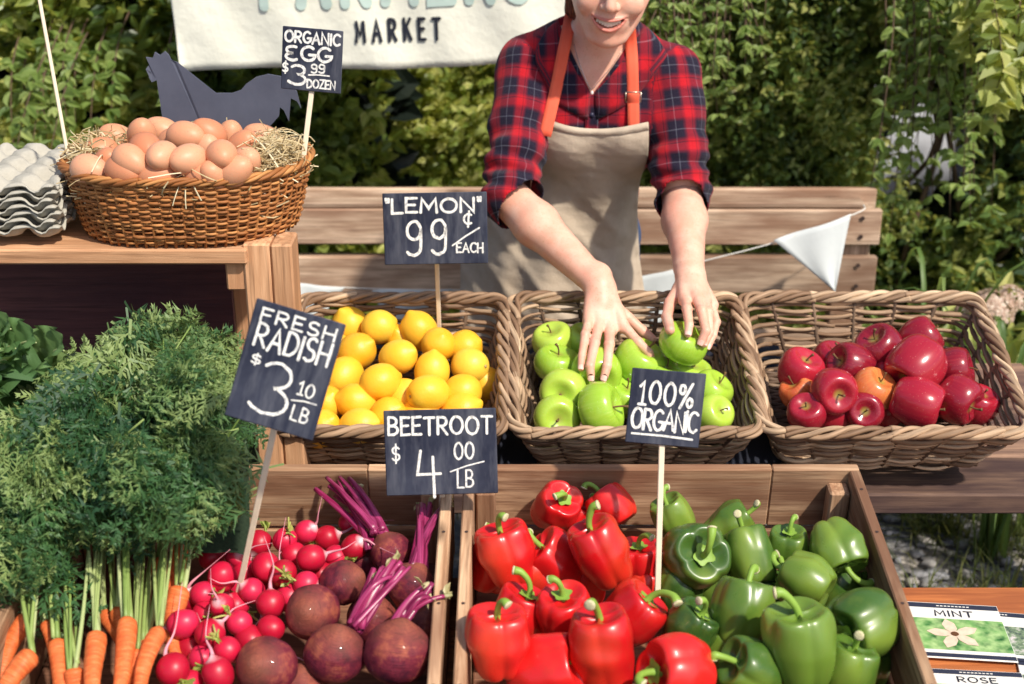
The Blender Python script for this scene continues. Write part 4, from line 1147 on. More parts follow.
rad = [
 (285, 540, .115, 'radish with a green top at the back of the heap'), (306, 532, .11, 'radish behind the back row near the beet stems'), (348, 523, .1, 'small radish lying apart beside the purple beet stems'),
 (354, 547, .115, 'radish alone next to the sprig by the beetroots'), (311, 558, .13, 'large radish at the upper right of the heap'), (327, 538, .1, 'radish half covered behind the large upper right one'),
 (259, 543, .105, 'radish behind the stick at the back left'), (266, 567, .125, 'pale pink radish right of the stick'), (283, 573, .128, 'radish with its root curling up in the centre'),
 (238, 556, .118, 'radish crossed by the stick near the top'), (222, 577, .125, 'round radish left of the stick'), (306, 584, .122, 'radish leaning right toward the dark beet'),
 (252, 591, .115, 'radish just right of the foot of the stick'), (222, 606, .13, 'radish with a white glossy face at the foot of the stick'), (271, 604, .128, 'radish left of the brown beetroot in the middle'),
 (204, 595, .11, 'radish beside the carrots in the third row'), (183, 624, .132, 'radish with short pale stubs at the left by the carrots'), (239, 623, .128, 'radish under the yellow leaf in the lower centre'),
 (210, 634, .132, 'dull red radish in the lower left of the heap'), (271, 628, .122, 'radish with a bright patch near the front beet'), (227, 650, .135, 'radish with a long root in the lower middle'),
 (203, 658, .11, 'radish below the dull red one'), (218, 674, .13, 'radish at the bottom edge of the photo in the middle'), (173, 670, .135, 'speckled radish in the bottom left corner of the heap'),
 (236, 533, .1, 'radish at the top left beneath the carrot greens'), (250, 640, .11, 'radish tucked behind the long-rooted one'), (337, 558, .1, 'radish with its root toward the dark beetroot'),
 (294, 555, .1, 'radish wedged behind the large upper right one'), (245, 572, .1, 'radish in the gap behind the stick'), (205, 615, .1, 'radish in shade between carrots and glossy radish'),
 (262, 655, .1, 'radish by the front left beetroot'), (190, 648, .1, 'radish in shade above the speckled one'), (236, 606, .095, 'shaded radish beside the white faced one'),
 (290, 598, .1, 'radish in shadow above the brown beetroot'), (212, 556, .1, 'radish at the edge of the carrot greens'), (189, 600, .095, 'radish half under the carrot at the right'),
 (190, 684, .11, 'radish cut off by the bottom edge'), (322, 575, .09, 'radish in shadow left of the dark beetroot'),
 (240, 590, .075, 'radish sunk beneath the foot of the stick'), (275, 585, .08, 'radish sunk in the middle of the heap'), (300, 545, .08, 'radish sunk at the back of the heap'),
]
for k, (px, py, h, lb) in enumerate(rad):
    o = mesh_obj('radish', RD[k % 3]); g = np.random.default_rng(k * 7 + 1); ax = (g.normal(0, .7), g.normal(-.1, .6), g.normal(.2, .6)) if k != 13 else (.1, -.5, -.8)
    put(o, F_root.on(px, py, h), camdir(*ax), rx(), random.uniform(.88, 1.05) * (1.12 if k in (4, 16, 23) else 1) * (.8 if k == 2 else 1)); tag(o, lb, 'radish', 'radishes heaped between the carrots and the beetroots')
    mesh_obj('root', RR[k % 4], o)
    if k % 3 != 1: mesh_obj('leaf_stub', RS[k % 4], o)

# ---- beetroots
m = Mt('beet_skin', .7, .25); g_ = m.attr('gc'); z = m.sep(g_)[1]
n = m.noise(m.obj(), 26, 6, .72); c = m.ramp(n, [(.36, (.05, .005, .018)), (.52, (.16, .014, .03)), (.7, (.4, .1, .055))])
c = m.mix(m.ramp(z, [(.6, 0), (.97, .5)]), c, (.36, .13, .06)); ring = m.noise(m.scale(g_, (6, 90, 0)), 1, 3)  # brown crown, its orange tint also standing in for sun on the top
c = m.mix(m.ramp(ring, [(.55, 0), (.7, .45)]), c, (.03, .012, .012)); m.col(c); m.bump(m.math('ADD', m.noise(m.obj(), 70, 5, .7), ring), .5, .003); m.inp('Coat Weight', .2); M_beet = m.m
m = Mt('beet_stalk', .3, .5); g_ = m.attr('gc')
m.col(m.mix(m.ramp(m.noise(m.scale(g_, (14, 240, 240)), 1, 3), [(.35, 0), (.7, 1)]), m.mix(m.rnd(), (.08, .003, .022), (.24, .008, .06)), (.42, .05, .16))); m.bump(m.noise(m.scale(g_, (8, 500, 500)), 1), .5, .001); M_bstalk = m.m
M_btip = leafmat('cut_stalk_end', (.3, .3, .12), (.5, .42, .2), (.68, .58, .34), trans=.1)
def beet_mesh(k):
    mb = MB()
    def fn(T, V):
        a = PI * V; r = np.sin(a) ** .85 * .04; z = -np.cos(a) * .036
        z = z + .007 * np.exp(-((V - 1) / .1) ** 2) - .007 * np.exp(-(V / .09) ** 2)
        P = np.stack([r * np.cos(T), r * np.sin(T), z], -1); q = 1 + .07 * wob(P, 500 + k, 9, 2) + .012 * wob(P, 700 + k, 60)
        return P[..., 0] * q, P[..., 1] * q, P[..., 2]
    return revolve(mb, fn, 40, 32).mesh('beetroot', M_beet, True)
BT_ = [beet_mesh(k) for k in range(3)]
beets = [
 (391, 553, .115, (-.4, .7, -.1), .78, 'brown beetroot at the back with purple stalks leaning back left', (338, 486, 13, .22)),
 (343, 583, .12, (.8, .4, .3), .82, 'dark glossy purple beetroot at the left of the beets', None),
 (411, 586, .115, (.4, .9, 0), .84, 'dark beetroot in shade against the right wall of the crate', (430, 506, 10, .2)),
 (312, 612, .13, (-.1, .25, .95), .93, 'brown beetroot next to the radishes with a scarred crown', None),
 (335, 653, .135, (.2, .8, .4), .98, 'round brown beetroot at the bottom centre', (392, 566, 11, .26)),
 (398, 652, .14, (.15, .9, .2), 1.08, 'largest beetroot, at the bottom right of its crate', (430, 588, 6, .2)),
 (267, 667, .13, (-.3, .3, .85), .98, 'orange-brown beetroot at the bottom beside the radishes', None),
 (372, 620, .08, (.2, .8, .3), .9, 'beetroot in deep shadow beneath the purple stalks', None),
 (425, 628, .08, (.2, .8, .3), .8, 'beetroot in shadow by the right wall', None),
 (365, 560, .08, (.2, .8, .3), .7, 'small beetroot sunk behind the dark glossy one', None),
 (300, 690, .09, (.2, .8, .3), .9, 'beetroot cut off by the bottom edge of the photo', None),
]
for k, (px, py, h, ax, sc, lb, st) in enumerate(beets):
    c0 = F_root.on(px, py, h); d = camdir(*ax); sc *= .92
    root = mesh_obj('beetroot', BT_[k % 3]); put(root, c0, d, rx(), sc * 1.08); tag(root, lb, 'beetroot', 'beetroots in the right end of the root crate')
    if st:
        inv = (Matrix.LocRotScale(root.location, root.rotation_quaternion, root.scale)).inverted(); g = np.random.default_rng(k + 80)
        def loc(P): return np.array([inv @ V3(p) for p in P])
        tx, ty, n, L = st; e0 = F_root.on(tx, ty, h + (.035 if k != 4 else .06)); s0 = c0 + d * .028 * sc
        if k == 4: s0 = F_root.on(352, 628, .15)
        if k == 5: s0 = F_root.on(398, 622, .15)
        for q in range(n):
            e = e0 + np.array([g.normal(0, .016), g.normal(0, .008), g.normal(0, .007)]); md = (s0 + e) / 2 + g.normal(0, .008, 3) + [0, -.002, .012]
            P = bez(s0 + g.normal(0, .007, 3), md, e, 14); mb = MB(); r = g.uniform(.0032, .0052); tube(mb, loc(P), np.linspace(1.35, .75, 14) * r / sc, 7, flat=.75); mb.obj('stalk', M_bstalk, root, smooth=True)
            if q < 3:
                mb = MB(); dd = P[-1] - P[-2]; dd /= np.linalg.norm(dd)
                tube(mb, loc([P[-1] - dd * .002, P[-1] + dd * .004, P[-1] + dd * .009]), np.array([.0033, .0034, .002]) / sc, 6, rnd=g.random()); 
                leaves(mb, loc([P[-1]] * 3), g.normal(size=(3, 3)), g.normal(size=(3, 3)), g.uniform(.01, .02, 3), g.uniform(.005, .01, 3), g.random(3))
                mb.obj('leaf_remnant', M_btip, root)

# ---- carrots with their greens
m = Mt('carrot_skin', .55, .35); g_ = m.attr('gc'); z = m.sep(g_)[1]
n = m.noise(m.scale(g_, (3, 38, .2)), 1, 4, .7); c = m.ramp(n, [(.3, (.6, .1, .025)), (.55, (.74, .17, .045)), (.75, (.82, .3, .12))])
c = m.mix(m.ramp(m.noise(m.obj(), 60, 3), [(.6, 0), (.75, .5)]), c, (.4, .13, .05)); m.col(c); m.bump(m.ramp(m.noise(m.scale(g_, (2, 60, 0)), 1, 3), [(.3, 0), (.45, 1)]), .5, .0018); m.inp('Subsurface Weight', .06); M_carrot = m.m
M_cst = leafmat('carrot_stalk', (.2, .32, .07), (.4, .5, .16), (.62, .68, .34), trans=.15)
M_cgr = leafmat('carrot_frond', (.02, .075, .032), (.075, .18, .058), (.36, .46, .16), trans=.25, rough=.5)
def frond_template(seed):
    g = np.random.default_rng(seed); tris = []
    n = 10
    for i in range(n):
        t = .12 + .86 * i / n; l = .36 * math.sin(PI * (.16 + .8 * t)) ** .8 * (1.05 - t * .55)
        for sgn in (-1, 1):
            a = R(g.uniform(38, 60)); dx, dy = math.cos(a), sgn * math.sin(a); zc_ = g.normal(0, .05)
            m_ = 5
            for j in range(m_):
                u = (j + .6) / m_; bx, by, bz = t + dx * l * u, dy * l * u, zc_ * u + .06 * u
                ll = l * .5 * (1 - u * .65)
                for s2 in (-1, 1, 0):
                    b = math.atan2(dy, dx) + s2 * R(g.uniform(28, 55)); 
                    if s2 == 0 and j < m_ - 2: continue
                    L_ = ll * g.uniform(.6, 1.15); ex, ey = math.cos(b), math.sin(b); wd = .014
                    tris.append([(bx - ey * wd, by + ex * wd, bz), (bx + ey * wd, by - ex * wd, bz), (bx + ex * L_, by + ey * L_, bz + g.normal(0, .05))])
            tris.append([(t - .008, 0, 0), (t + .008, 0, 0), (t + dx * l, dy * l, zc_ + .06)])
    tris.append([(0, -.012, 0), (0, .012, 0), (1, 0, 0)])
    return np.array(tris)
FT = [frond_template(k) for k in range(5)]
def frond(mb, P0, P1, P2, size, g, rn):
    T = FT[g.integers(5)]; v = T.reshape(-1, 3); t = np.clip(v[:, 0], 0, 1.05)[:, None]
    P0, P1, P2 = map(np.array, (P0, P1, P2)); p = (1 - t) ** 2 * P0 + 2 * t * (1 - t) * P1 + t * t * P2
    d = 2 * (1 - t) * (P1 - P0) + 2 * t * (P2 - P1); d /= np.linalg.norm(d, axis=1)[:, None] + 1e-9
    up = g.normal(size=3) * .35 + np.array([0, -.55, .8]); s = np.cross(d, up); s /= np.linalg.norm(s, axis=1)[:, None] + 1e-9; u = np.cross(s, d)
    w_ = p + s * v[:, 1:2] * size + u * (v[:, 2:3] * size - np.abs(v[:, 1:2]) * size * .25)
    r_ = np.clip(rn + np.repeat(g.normal(0, .08, len(T)), 3), 0, 1)
    mb.add(w_, np.arange(len(w_)).reshape(-1, 3), rnd=r_)
def mound(px, py):
    """surface point of the heap of greens"""
    t = (py - 318) / (560 - 318); Y = 2.06 - .42 * t - .07 * math.sin(PI * min(1, max(0, t))) ; return at(px, py, Y)
# carrot: top px,py -> tip px,py, height, radius
car = [
 (28, 616, 12, 664, .15, .0155, 'short stout carrot at the far left of the bunch', (40, 470)),
 (33, 653, 22, 700, .16, .0175, 'carrot cut by the bottom edge at the far left', (20, 520)),
 (47, 622, 56, 690, .14, .0125, 'slim carrot second from the left', (55, 500)),
 (57, 641, 62, 715, .15, .0155, 'carrot behind the slim one at the left', (90, 440)),
 (97, 634, 106, 720, .165, .0165, 'pale fat carrot left of the centre bunch', (100, 400)),
 (127, 619, 128, 716, .17, .0165, 'tallest pale carrot in the middle of the bunch', (140, 370)),
 (115, 608, 114, 690, .14, .013, 'slim carrot between the two pale ones', (120, 450)),
 (160, 629, 146, 712, .165, .015, 'orange carrot leaning left beside the radishes', (170, 400)),
 (157, 562, 158, 628, .14, .0155, 'carrot higher up at the right of the bunch', (160, 350)),
 (180, 544, 170, 614, .15, .0155, 'carrot highest at the right with a thick pale stalk', (200, 380)),
 (181, 587, 178, 640, .15, .0185, 'thick carrot touching the left radishes', (225, 430)),
 (138, 650, 138, 720, .15, .012, 'thin carrot in front of the centre', (120, 540)),
 (103, 612, 96, 690, .125, .013, 'shaded carrot behind the pale fat one', (70, 420)),
 (146, 641, 148, 712, .13, .0125, 'shaded carrot right of the tallest one', (190, 470)),
 (74, 668, 80, 725, .15, .0155, 'carrot low at the bottom, third from the left', (60, 560)),
 (14, 640, 2, 700, .12, .014, 'carrot at the left edge of the photo in shade', (5, 430)),
]
nfr = 36
for k, (tx, ty, bx, by, h, r, lb, gm) in enumerate(car):
    g = np.random.default_rng(900 + k); p0 = F_root.on(tx, ty, h); p1 = F_root.on(bx + g.normal(0, 13), by, h - .035); r *= .84
    d = p1 - p0; L = np.linalg.norm(d); d /= L; L = max(L, .10) * 1.15
    mb = MB(); n = 26; t = np.linspace(0, 1, n); rad_ = r * (1 - .62 * t ** 1.3) * (1 - np.exp(-(t + .02) * 38)) ; rad_[-3:] *= [.8, .5, .15]
    bend = g.normal(0, .008, 3)
    P = p0 + d * (t * L)[:, None] + bend * np.sin(t * PI)[:, None]; P = P - p0
    root = empty('carrot', p0, (0, 0, 0), label=lb, cat='carrot', group='bunched carrots with feathery greens')
    T, N_, B_ = frames(P); nu = 18; a = np.arange(nu) * 2 * PI / nu
    rr = rad_[:, None] * (1 + .04 * np.sin(a[None] * 3 + t[:, None] * 9 + k) + .025 * np.sin(t[:, None] * 70 + 2 * np.sin(a[None])))
    ring = P[:, None] + rr[..., None] * (np.cos(a)[None, :, None] * N_[:, None] + np.sin(a)[None, :, None] * B_[:, None])
    gc = np.stack([np.broadcast_to(a[None] / 6.28, (n, nu)), np.broadcast_to(t[:, None], (n, nu)), np.full((n, nu), k)], -1)
    i = np.arange(n - 1)[:, None] * nu; j = np.arange(nu)[None]; kk = (j + 1) % nu
    mb.add(ring, [tuple(q) for q in np.stack([i + j, i + kk, i + nu + kk, i + nu + j], -1).reshape(-1, 4)] + [tuple(range(nu))[::-1], tuple((n - 1) * nu + q for q in range(nu))], gc)
    mb.obj('root_body', M_carrot, root, smooth=True)
    tgt = mound(*gm) - p0; ngr = []
    joint = F_root.on(tx + (gm[0] - tx) * .18 + g.normal(0, 3), max(ty - 112, 508), h + .02) - p0
    for q in range(5):
        e = joint + g.normal(0, .01, 3); mb = MB(); st_ = -d * -.002 + g.normal(0, r * .22, 3)
        tube(mb, bez(st_, (st_ + e) / 2 + g.normal(0, .007, 3) + [0, -.008, .008], e, 12), np.linspace(.0031, .0018, 12) * g.uniform(.8, 1.25), 6, rnd=g.uniform(.1, 1)); mb.obj('stalk', M_cst, root, smooth=True)
        ngr.append(e)
    mb = MB(); tw = MB()
    for q in range(nfr):
        b = ngr[q % 5]
        x_ = g.uniform(-14, 228); y_ = 336 + 226 * g.random() ** .95
        if q % 2: x_, y_ = gm[0] + g.normal(0, 42), gm[1] + g.normal(0, 42)
        x_ = min(226 if y_ < 400 else 204, max(-25, x_)); 
        ytop = 350 + 105 * (1 - min(1, max(0, (x_ - 66) / 48))) + (14 if x_ > 225 else 0); ybot = 585 - 80 * min(1, max(0, (x_ - 60) / 200))
        if x_ > 45: ybot = 492 - 6 * min(1, (x_ - 45) / 180)
        y_ = min(ybot, max(ytop + 12, y_))
        c_ = mound(x_, y_) + g.normal(0, .02, 3) * [1, 1, 1] + [0, .012, -.006] + np.array([0, .06, -.035]) * (wob(np.array([[x_ / 60, y_ / 45, 0]]), 13, .5)[0]); out = np.array([g.normal(0, .7), -.55 + g.normal(0, .3), g.normal(.25, .55)]); out /= np.linalg.norm(out)
        s = g.uniform(.10, .19); P0 = c_ - out * s * .55 + [0, .02, -.01]; P2 = c_ + out * s * .5 + [0, 0, -.018]; P1 = c_ + [0, -.012, .02]
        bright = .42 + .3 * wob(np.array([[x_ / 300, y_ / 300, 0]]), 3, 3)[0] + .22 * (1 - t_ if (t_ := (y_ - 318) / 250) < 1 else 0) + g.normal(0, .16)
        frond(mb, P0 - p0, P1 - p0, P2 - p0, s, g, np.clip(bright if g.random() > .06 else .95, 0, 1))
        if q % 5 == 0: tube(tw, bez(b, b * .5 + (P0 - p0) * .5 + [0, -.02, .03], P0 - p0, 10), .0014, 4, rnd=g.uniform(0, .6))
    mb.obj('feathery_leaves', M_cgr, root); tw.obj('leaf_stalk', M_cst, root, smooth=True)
# a sack of packing under the greens so that they rest on something
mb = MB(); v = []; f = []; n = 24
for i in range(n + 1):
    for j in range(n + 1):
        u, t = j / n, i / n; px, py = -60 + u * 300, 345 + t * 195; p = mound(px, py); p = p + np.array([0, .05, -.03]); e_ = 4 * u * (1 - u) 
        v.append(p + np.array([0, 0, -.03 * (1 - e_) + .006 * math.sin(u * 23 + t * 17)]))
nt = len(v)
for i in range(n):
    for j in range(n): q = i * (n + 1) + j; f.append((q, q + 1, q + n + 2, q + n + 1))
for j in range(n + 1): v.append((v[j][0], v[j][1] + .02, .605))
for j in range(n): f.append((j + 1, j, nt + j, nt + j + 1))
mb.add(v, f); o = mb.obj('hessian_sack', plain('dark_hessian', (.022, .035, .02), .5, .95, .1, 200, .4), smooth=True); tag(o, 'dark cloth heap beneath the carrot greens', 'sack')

# ---- kale at the left
m_ = leafmat('kale_leaf', (.05, .13, .045), (.13, .25, .08), (.34, .45, .17), trans=.25, rough=.5)
def kale(label, p, n, L, seed, lean):
    root = empty('kale', p, label=label, cat='kale', group='kale leaves behind the carrot greens'); g = np.random.default_rng(seed)
    for q in range(n):
        mb = MB(); a = g.normal(lean, .5); dr = np.array([math.sin(a), -.25 + g.normal(0, .2), math.cos(a) * .9]); l = L * g.uniform(.75, 1.1)
        P = bez((0, 0, 0), dr * l * .6 + [0, -.02, .03], dr * l + [math.sin(a) * .05, -.05, -.03], 26)
        T, N_, B_ = frames(P); s = np.cross(T, [0, -.8, .6]); s /= np.linalg.norm(s, axis=1)[:, None]; up = np.cross(s, T)
        W = np.sin(np.linspace(.25, PI - .05, 26)) ** .8 * l * .26; v = []; f = []; m2 = 13
        for i in range(26):
            for j in range(m2):
                u = (j / (m2 - 1) - .5) * 2; ruf = (abs(u) ** 2) * .3 * W[i] * math.sin(i * 1.9 + g.uniform(-.4, .4) + (3 if u > 0 else 0)) + .1 * W[i] * math.sin(i * .9 + u * 5)
                v.append(P[i] + s[i] * W[i] * u * (1 - .1 * abs(u)) + up[i] * (ruf + abs(u) * W[i] * .35))
        for i in range(25):
            for j in range(m2 - 1): k = i * m2 + j; f.append((k, k + 1, k + m2 + 1, k + m2))
        mb.add(v, f, rnd=g.uniform(.2, .8)); o = mb.obj('leaf', m_, root, smooth=True)
        mb = MB(); tube(mb, P - up * .0015, np.linspace(.005, .001, 26), 6, rnd=1.0); mb.obj('leaf_rib', M_cst, o, smooth=True)
kale('dark curly kale leaf clump at the left edge below the shelf', at(40, 408, 1.92), 12, .2, 70, .0)
kale('paler kale leaves at the left edge of the photo', at(-5, 400, 1.91), 10, .2, 71, .25)
# ================================================================== price boards
m = Mt('chalkboard', .75, .2); n = m.noise(m.obj(), 9, 5, .65); sm = m.noise(m.scale(m.obj(), (30, 30, 6)), 1.2, 4, .7)
m.col(m.mix(m.ramp(sm, [(.45, 0), (.8, .9)]), m.mix(m.ramp(n, [(.35, 0), (.65, 1)]), (.012, .015, .032), (.04, .045, .07)), (.12, .125, .15))); m.bump(n, .1, .001); M_board = m.m
m = Mt('chalk_pen', .8, .15); n = m.noise(m.obj(), 260, 3, .7); m.col(m.mix(m.ramp(n, [(.34, .75), (.5, 0)]), (.84, .82, .76), (.3, .3, .34))); M_chalk = m.m
M_stick = plain('pale_stick', (.74, .62, .46), .12, .7, .2, 80, .2)

def sign(label, cx, cy, Y, wpx, hpx, roll, foot, lines, back=.0, dY=0.0, cat='price sign', top_stick=False, yaw=0.0, notsq=0):
    c = at(cx, cy, Y); ax = Y * math.cos(PITCH) + (CAM_Z - c[2]) * math.sin(PITCH); s = ax / FPX
    tiltx = R(-12) - math.atan((cy - 342) / FPX) * .5
    w, h = wpx * s, hpx * s
    root = empty('price_sign', c, label=label, cat=cat)
    rot = Matrix.Rotation(yaw, 3, 'Z') @ Matrix.Rotation(tiltx, 3, 'X') @ Matrix.Rotation(roll, 3, 'Y')
    root.rotation_euler = rot.to_euler()
    mb = MB(); box(mb, (0, 0, 0), (w, .003, h)); mb.obj('board', M_board, root, bevel=.0012)
    mb = MB()
    for ln in lines:
        if ln[0] == '_':
            _, x0, y0, x1, y1, sw = ln; ribbon(mb, [((x0 - .5) * w, (y0 - .5) * h), ((x0 * .5 + x1 * .5 - .5) * w, (y0 * .5 + y1 * .5 - .49) * h), ((x1 - .5) * w, (y1 - .5) * h)], sw * h * .84, -.0017)
        else:
            t, x0, y0, ww, hh, sw = ln[:6]; write(mb, t, (x0 - .5) * w, (y0 - .5) * h, ww * w, hh * h, sw * h * .84, -.0017, gap=ln[6] if len(ln) > 6 else .22, slant=0.02, jit=.05)
    mb.obj('lettering', M_chalk, root)
    inv = Matrix.LocRotScale(root.location, root.rotation_euler, None).inverted()
    f = inv @ V3(foot); f = np.array([f.x, f.y, f.z]); e_ = np.array([f[0] * .06, .0055, -h * .5]); dd = e_ - f; u = e_ + dd * (h * .7 / dd[2])
    if f[1] > .0055: u = np.array([f[0] * .04, .0055, h * .2])
    mb = MB(); r = .0042
    beam(mb, u, np.array(f), r * 1.9, r * 1.25, up=(0, 1, 0)); mb.obj('stick', M_stick, root, bevel=.001)
    return root
sign('small chalk sign ORGANIC EGG $3.99 dozen standing in the egg basket', 312, 60, 2.25, 62, 62, R(3.5), at(302, 170, 2.21),
     [('ORGANIC', .05, .76, .9, .17, .045), ('eGG', .07, .48, .74, .22, .055), ('$', .02, .27, .09, .17, .035), ('3', .16, .1, .24, .3, .055), ('99', .5, .31, .22, .13, .035), ('_', .46, .26, .8, .27, .03), ('DOZEN', .44, .06, .46, .13, .035)], yaw=R(-8))
sign('chalk sign LEMON 99 cents each on a stick in the lemons', 435.5, 228.5, 2.36, 104, 72, R(-1), B['lemon'].on(440, 350, .05),
     [('"LEMON"', .03, .73, .9, .19, .045, .2), ('99', .22, .14, .38, .46, .05, .4), ('c', .77, .52, .09, .2, .035), ('_', .66, .26, .92, .5, .028), ('EACH', .7, .16, .25, .13, .03)])
sign('tilted chalk sign FRESH RADISH $3.10 lb on a long stick in the radishes', 285, 370, 1.57, 92, 124, R(17), F_root.on(236, 603, .09),
     [('FRESH', .1, .84, .82, .105, .022, .3), ('RADISH', .1, .62, .82, .19, .028), ('$', .12, .48, .1, .085, .017), ('3', .27, .1, .34, .43, .032), ('10', .7, .34, .17, .11, .019), ('_', .66, .28, .93, .3, .014), ('LB', .7, .12, .18, .12, .019, .3)])
sign('wide chalk sign BEETROOT $4.00 lb above the gap between the two crates', 441, 452, 1.76, 112, 87, R(-1.5), F_root.on(444, 566, .02),
     [('BEETROOT', .04, .71, .92, .2, .036), ('$', .06, .4, .07, .2, .025), ('4', .28, .02, .2, .5, .04), ('00', .62, .42, .17, .19, .028), ('_', .58, .27, .88, .38, .02), ('LB', .64, .08, .14, .2, .026)])
sign('chalk sign 100% ORGANIC with an underline on a stick among the peppers', 665.5, 408, 1.76, 74, 76, R(5), F_pep.on(657, 612, .08),
     [('100%', .13, .54, .72, .3, .045, .25), ('ORGANIC', .06, .2, .88, .27, .045, .14), ('_', .08, .13, .9, .11, .035)])

# thin pole at the left
mb = MB(); p0, p1 = at(34, -30, 2.3), at(67, 150, 2.22); d = p1 - p0
beam(mb, p0, p1 + d * .08, .0055, .0045); tag(mb.obj('thin_pole', M_stick, bevel=.001), 'thin pale pole rising out of the straw at the left of the egg basket', 'pole')

# ================================================================== hen silhouette
hp = [(146, 69), (151, 62), (146, 57), (153, 58), (155, 52), (160, 55), (165, 51), (169, 55), (170, 59), (177, 62), (180, 69), (186, 79), (190, 86), (200, 91), (216, 93), (232, 93), (241, 90), (246, 84), (256, 77), (268, 74),
      (280, 76), (290, 82), (297, 92), (301, 108), (297, 101), (291, 98), (290, 108), (289, 121), (284, 110), (280, 107), (279, 116), (272, 124), (262, 133), (250, 140), (240, 146), (232, 160), (232, 195), (180, 195), (180, 150), (170, 143), (165, 135), (163, 125), (162, 112), (160, 100), (158, 88), (157, 80), (152, 82), (149, 77), (151, 72)]
Yh = 2.41; P = [at(x, y, Yh) for x, y in hp]; mb = MB(); n = len(P)
import bmesh
bm = bmesh.new(); o0 = at(212, 195, Yh); o0[2] = ZS + .0015
zf = min(p[2] for p in P); vs = [bm.verts.new((p[0] - o0[0], 0, max(p[2], ZS + .0016) - o0[2])) for p in P]
bm.faces.new(vs[::-1]); me = bpy.data.meshes.new('hen_cutout')
bmesh.ops.triangulate(bm, faces=bm.faces[:]); bm.to_mesh(me); bm.free()
m = Mt('slate_paint', .55, .3); m.col(m.mix(m.noise(m.obj(), 8, 5, .7), (.05, .056, .085), (.13, .14, .19))); m.bump(m.noise(m.obj(), 90, 3), .2, .001); me.materials.append(m.m)
o = mesh_obj('hen_cutout', me); o.location = V3(o0); s_ = o.modifiers.new('t', 'SOLIDIFY'); s_.thickness = .004; s_.offset = 0; tag(o, 'flat slate black hen silhouette standing behind the egg basket', 'ornament')
mb = MB(); box(mb, (-.02, 0, .005), (.12, .05, .01)); mb.obj('foot_plate', m.m, o)

# ================================================================== egg cartons
m = Mt('paper_pulp', .95, .1); n = m.noise(m.obj(), 120, 4, .7); m.col(m.mix(n, (.34, .32, .27), (.5, .47, .4))); m.bump(n, .5, .002); M_pulp = m.m
def carton(z, lb, yaw, dx=0):
    """pulp egg tray: rows of truncated peaks and cups, folded rim"""
    nx, ny = 3, 5; p = .058; k = 10; W, D = nx * p, ny * p
    N1, N2 = nx * k + 1, ny * k + 1
    x = np.linspace(-W / 2, W / 2, N1); y = np.linspace(-D / 2, D / 2, N2); X, Y = np.meshgrid(x, y)
    fx, fy = np.cos((X / p + nx / 2) * 2 * PI), np.cos((Y / p + ny / 2) * 2 * PI)
    Z = .5 * (fx + fy); Z = np.clip(Z * 2.6, -1, 1) * .0105 
    edge = np.minimum((W / 2 - np.abs(X)), (D / 2 - np.abs(Y))) / .008; Z = np.where(edge < .5, Z - .003, Z)
    P_ = np.stack([X, Y, Z + .022], -1); P_[..., 2] += .0012 * wob(P_, 8, 30)
    mb = MB(); i = np.arange(N2 - 1)[:, None] * N1; j = np.arange(N1 - 1)[None]
    mb.add(P_.reshape(-1, 3), np.stack([i + j, i + j + 1, i + N1 + j + 1, i + N1 + j], -1).reshape(-1, 4))
    o = mb.obj('egg_carton', M_pulp, smooth=True); s_ = o.modifiers.new('t', 'SOLIDIFY'); s_.thickness = .0022
    o.location = (-.8 + dx, 2.245, ZS + z); o.rotation_euler = (R(-1), 0, yaw); tag(o, lb, 'egg carton', 'grey pulp egg trays stacked on the shelf')
ords = ['lowest grey egg tray of the stack, resting on the shelf', 'second egg tray from the bottom of the stack', 'third egg tray from the bottom of the stack', 'middle egg tray, fourth up in the stack', 'fifth egg tray up, second below the top one', 'egg tray just under the uppermost one', 'uppermost pale egg tray of the stack, sunlit on top']
for k, lb in enumerate(ords): carton(.002 + k * .0112, lb, R(random.uniform(-3, 3)), random.uniform(-.005, .005))

# ================================================================== seed packets
M_paper = plain('packet_paper', (.78, .76, .7), .05, .55, .3, 40)
M_band = plain('packet_band', (.03, .035, .06), .2, .5, .3, 60)
m = Mt('printed_leaves', .5, .3); vn = m.n('ShaderNodeTexVoronoi'); m.set(vn.inputs['Vector'], m.obj()); vn.inputs['Scale'].default_value = 55
m.col(m.mix(m.ramp(m.noise(m.obj(), 60, 4), [(.35, 0), (.7, 1)]), m.ramp(vn.outputs['Distance'], [(0, (.015, .07, .02)), (.35, (.04, .17, .04)), (.8, (.14, .34, .09))]), (.42, .6, .25))); M_print = m.m
m = Mt('printed_dark_plants', .5, .3); m.col(m.ramp(m.noise(m.obj(), 70, 5, .7), [(.35, (.03, .04, .06)), (.52, (.2, .28, .16)), (.68, (.68, .6, .6))])); M_print2 = m.m
M_pet = plain('printed_petals', (.72, .56, .42), .35, .5, .3, 90)
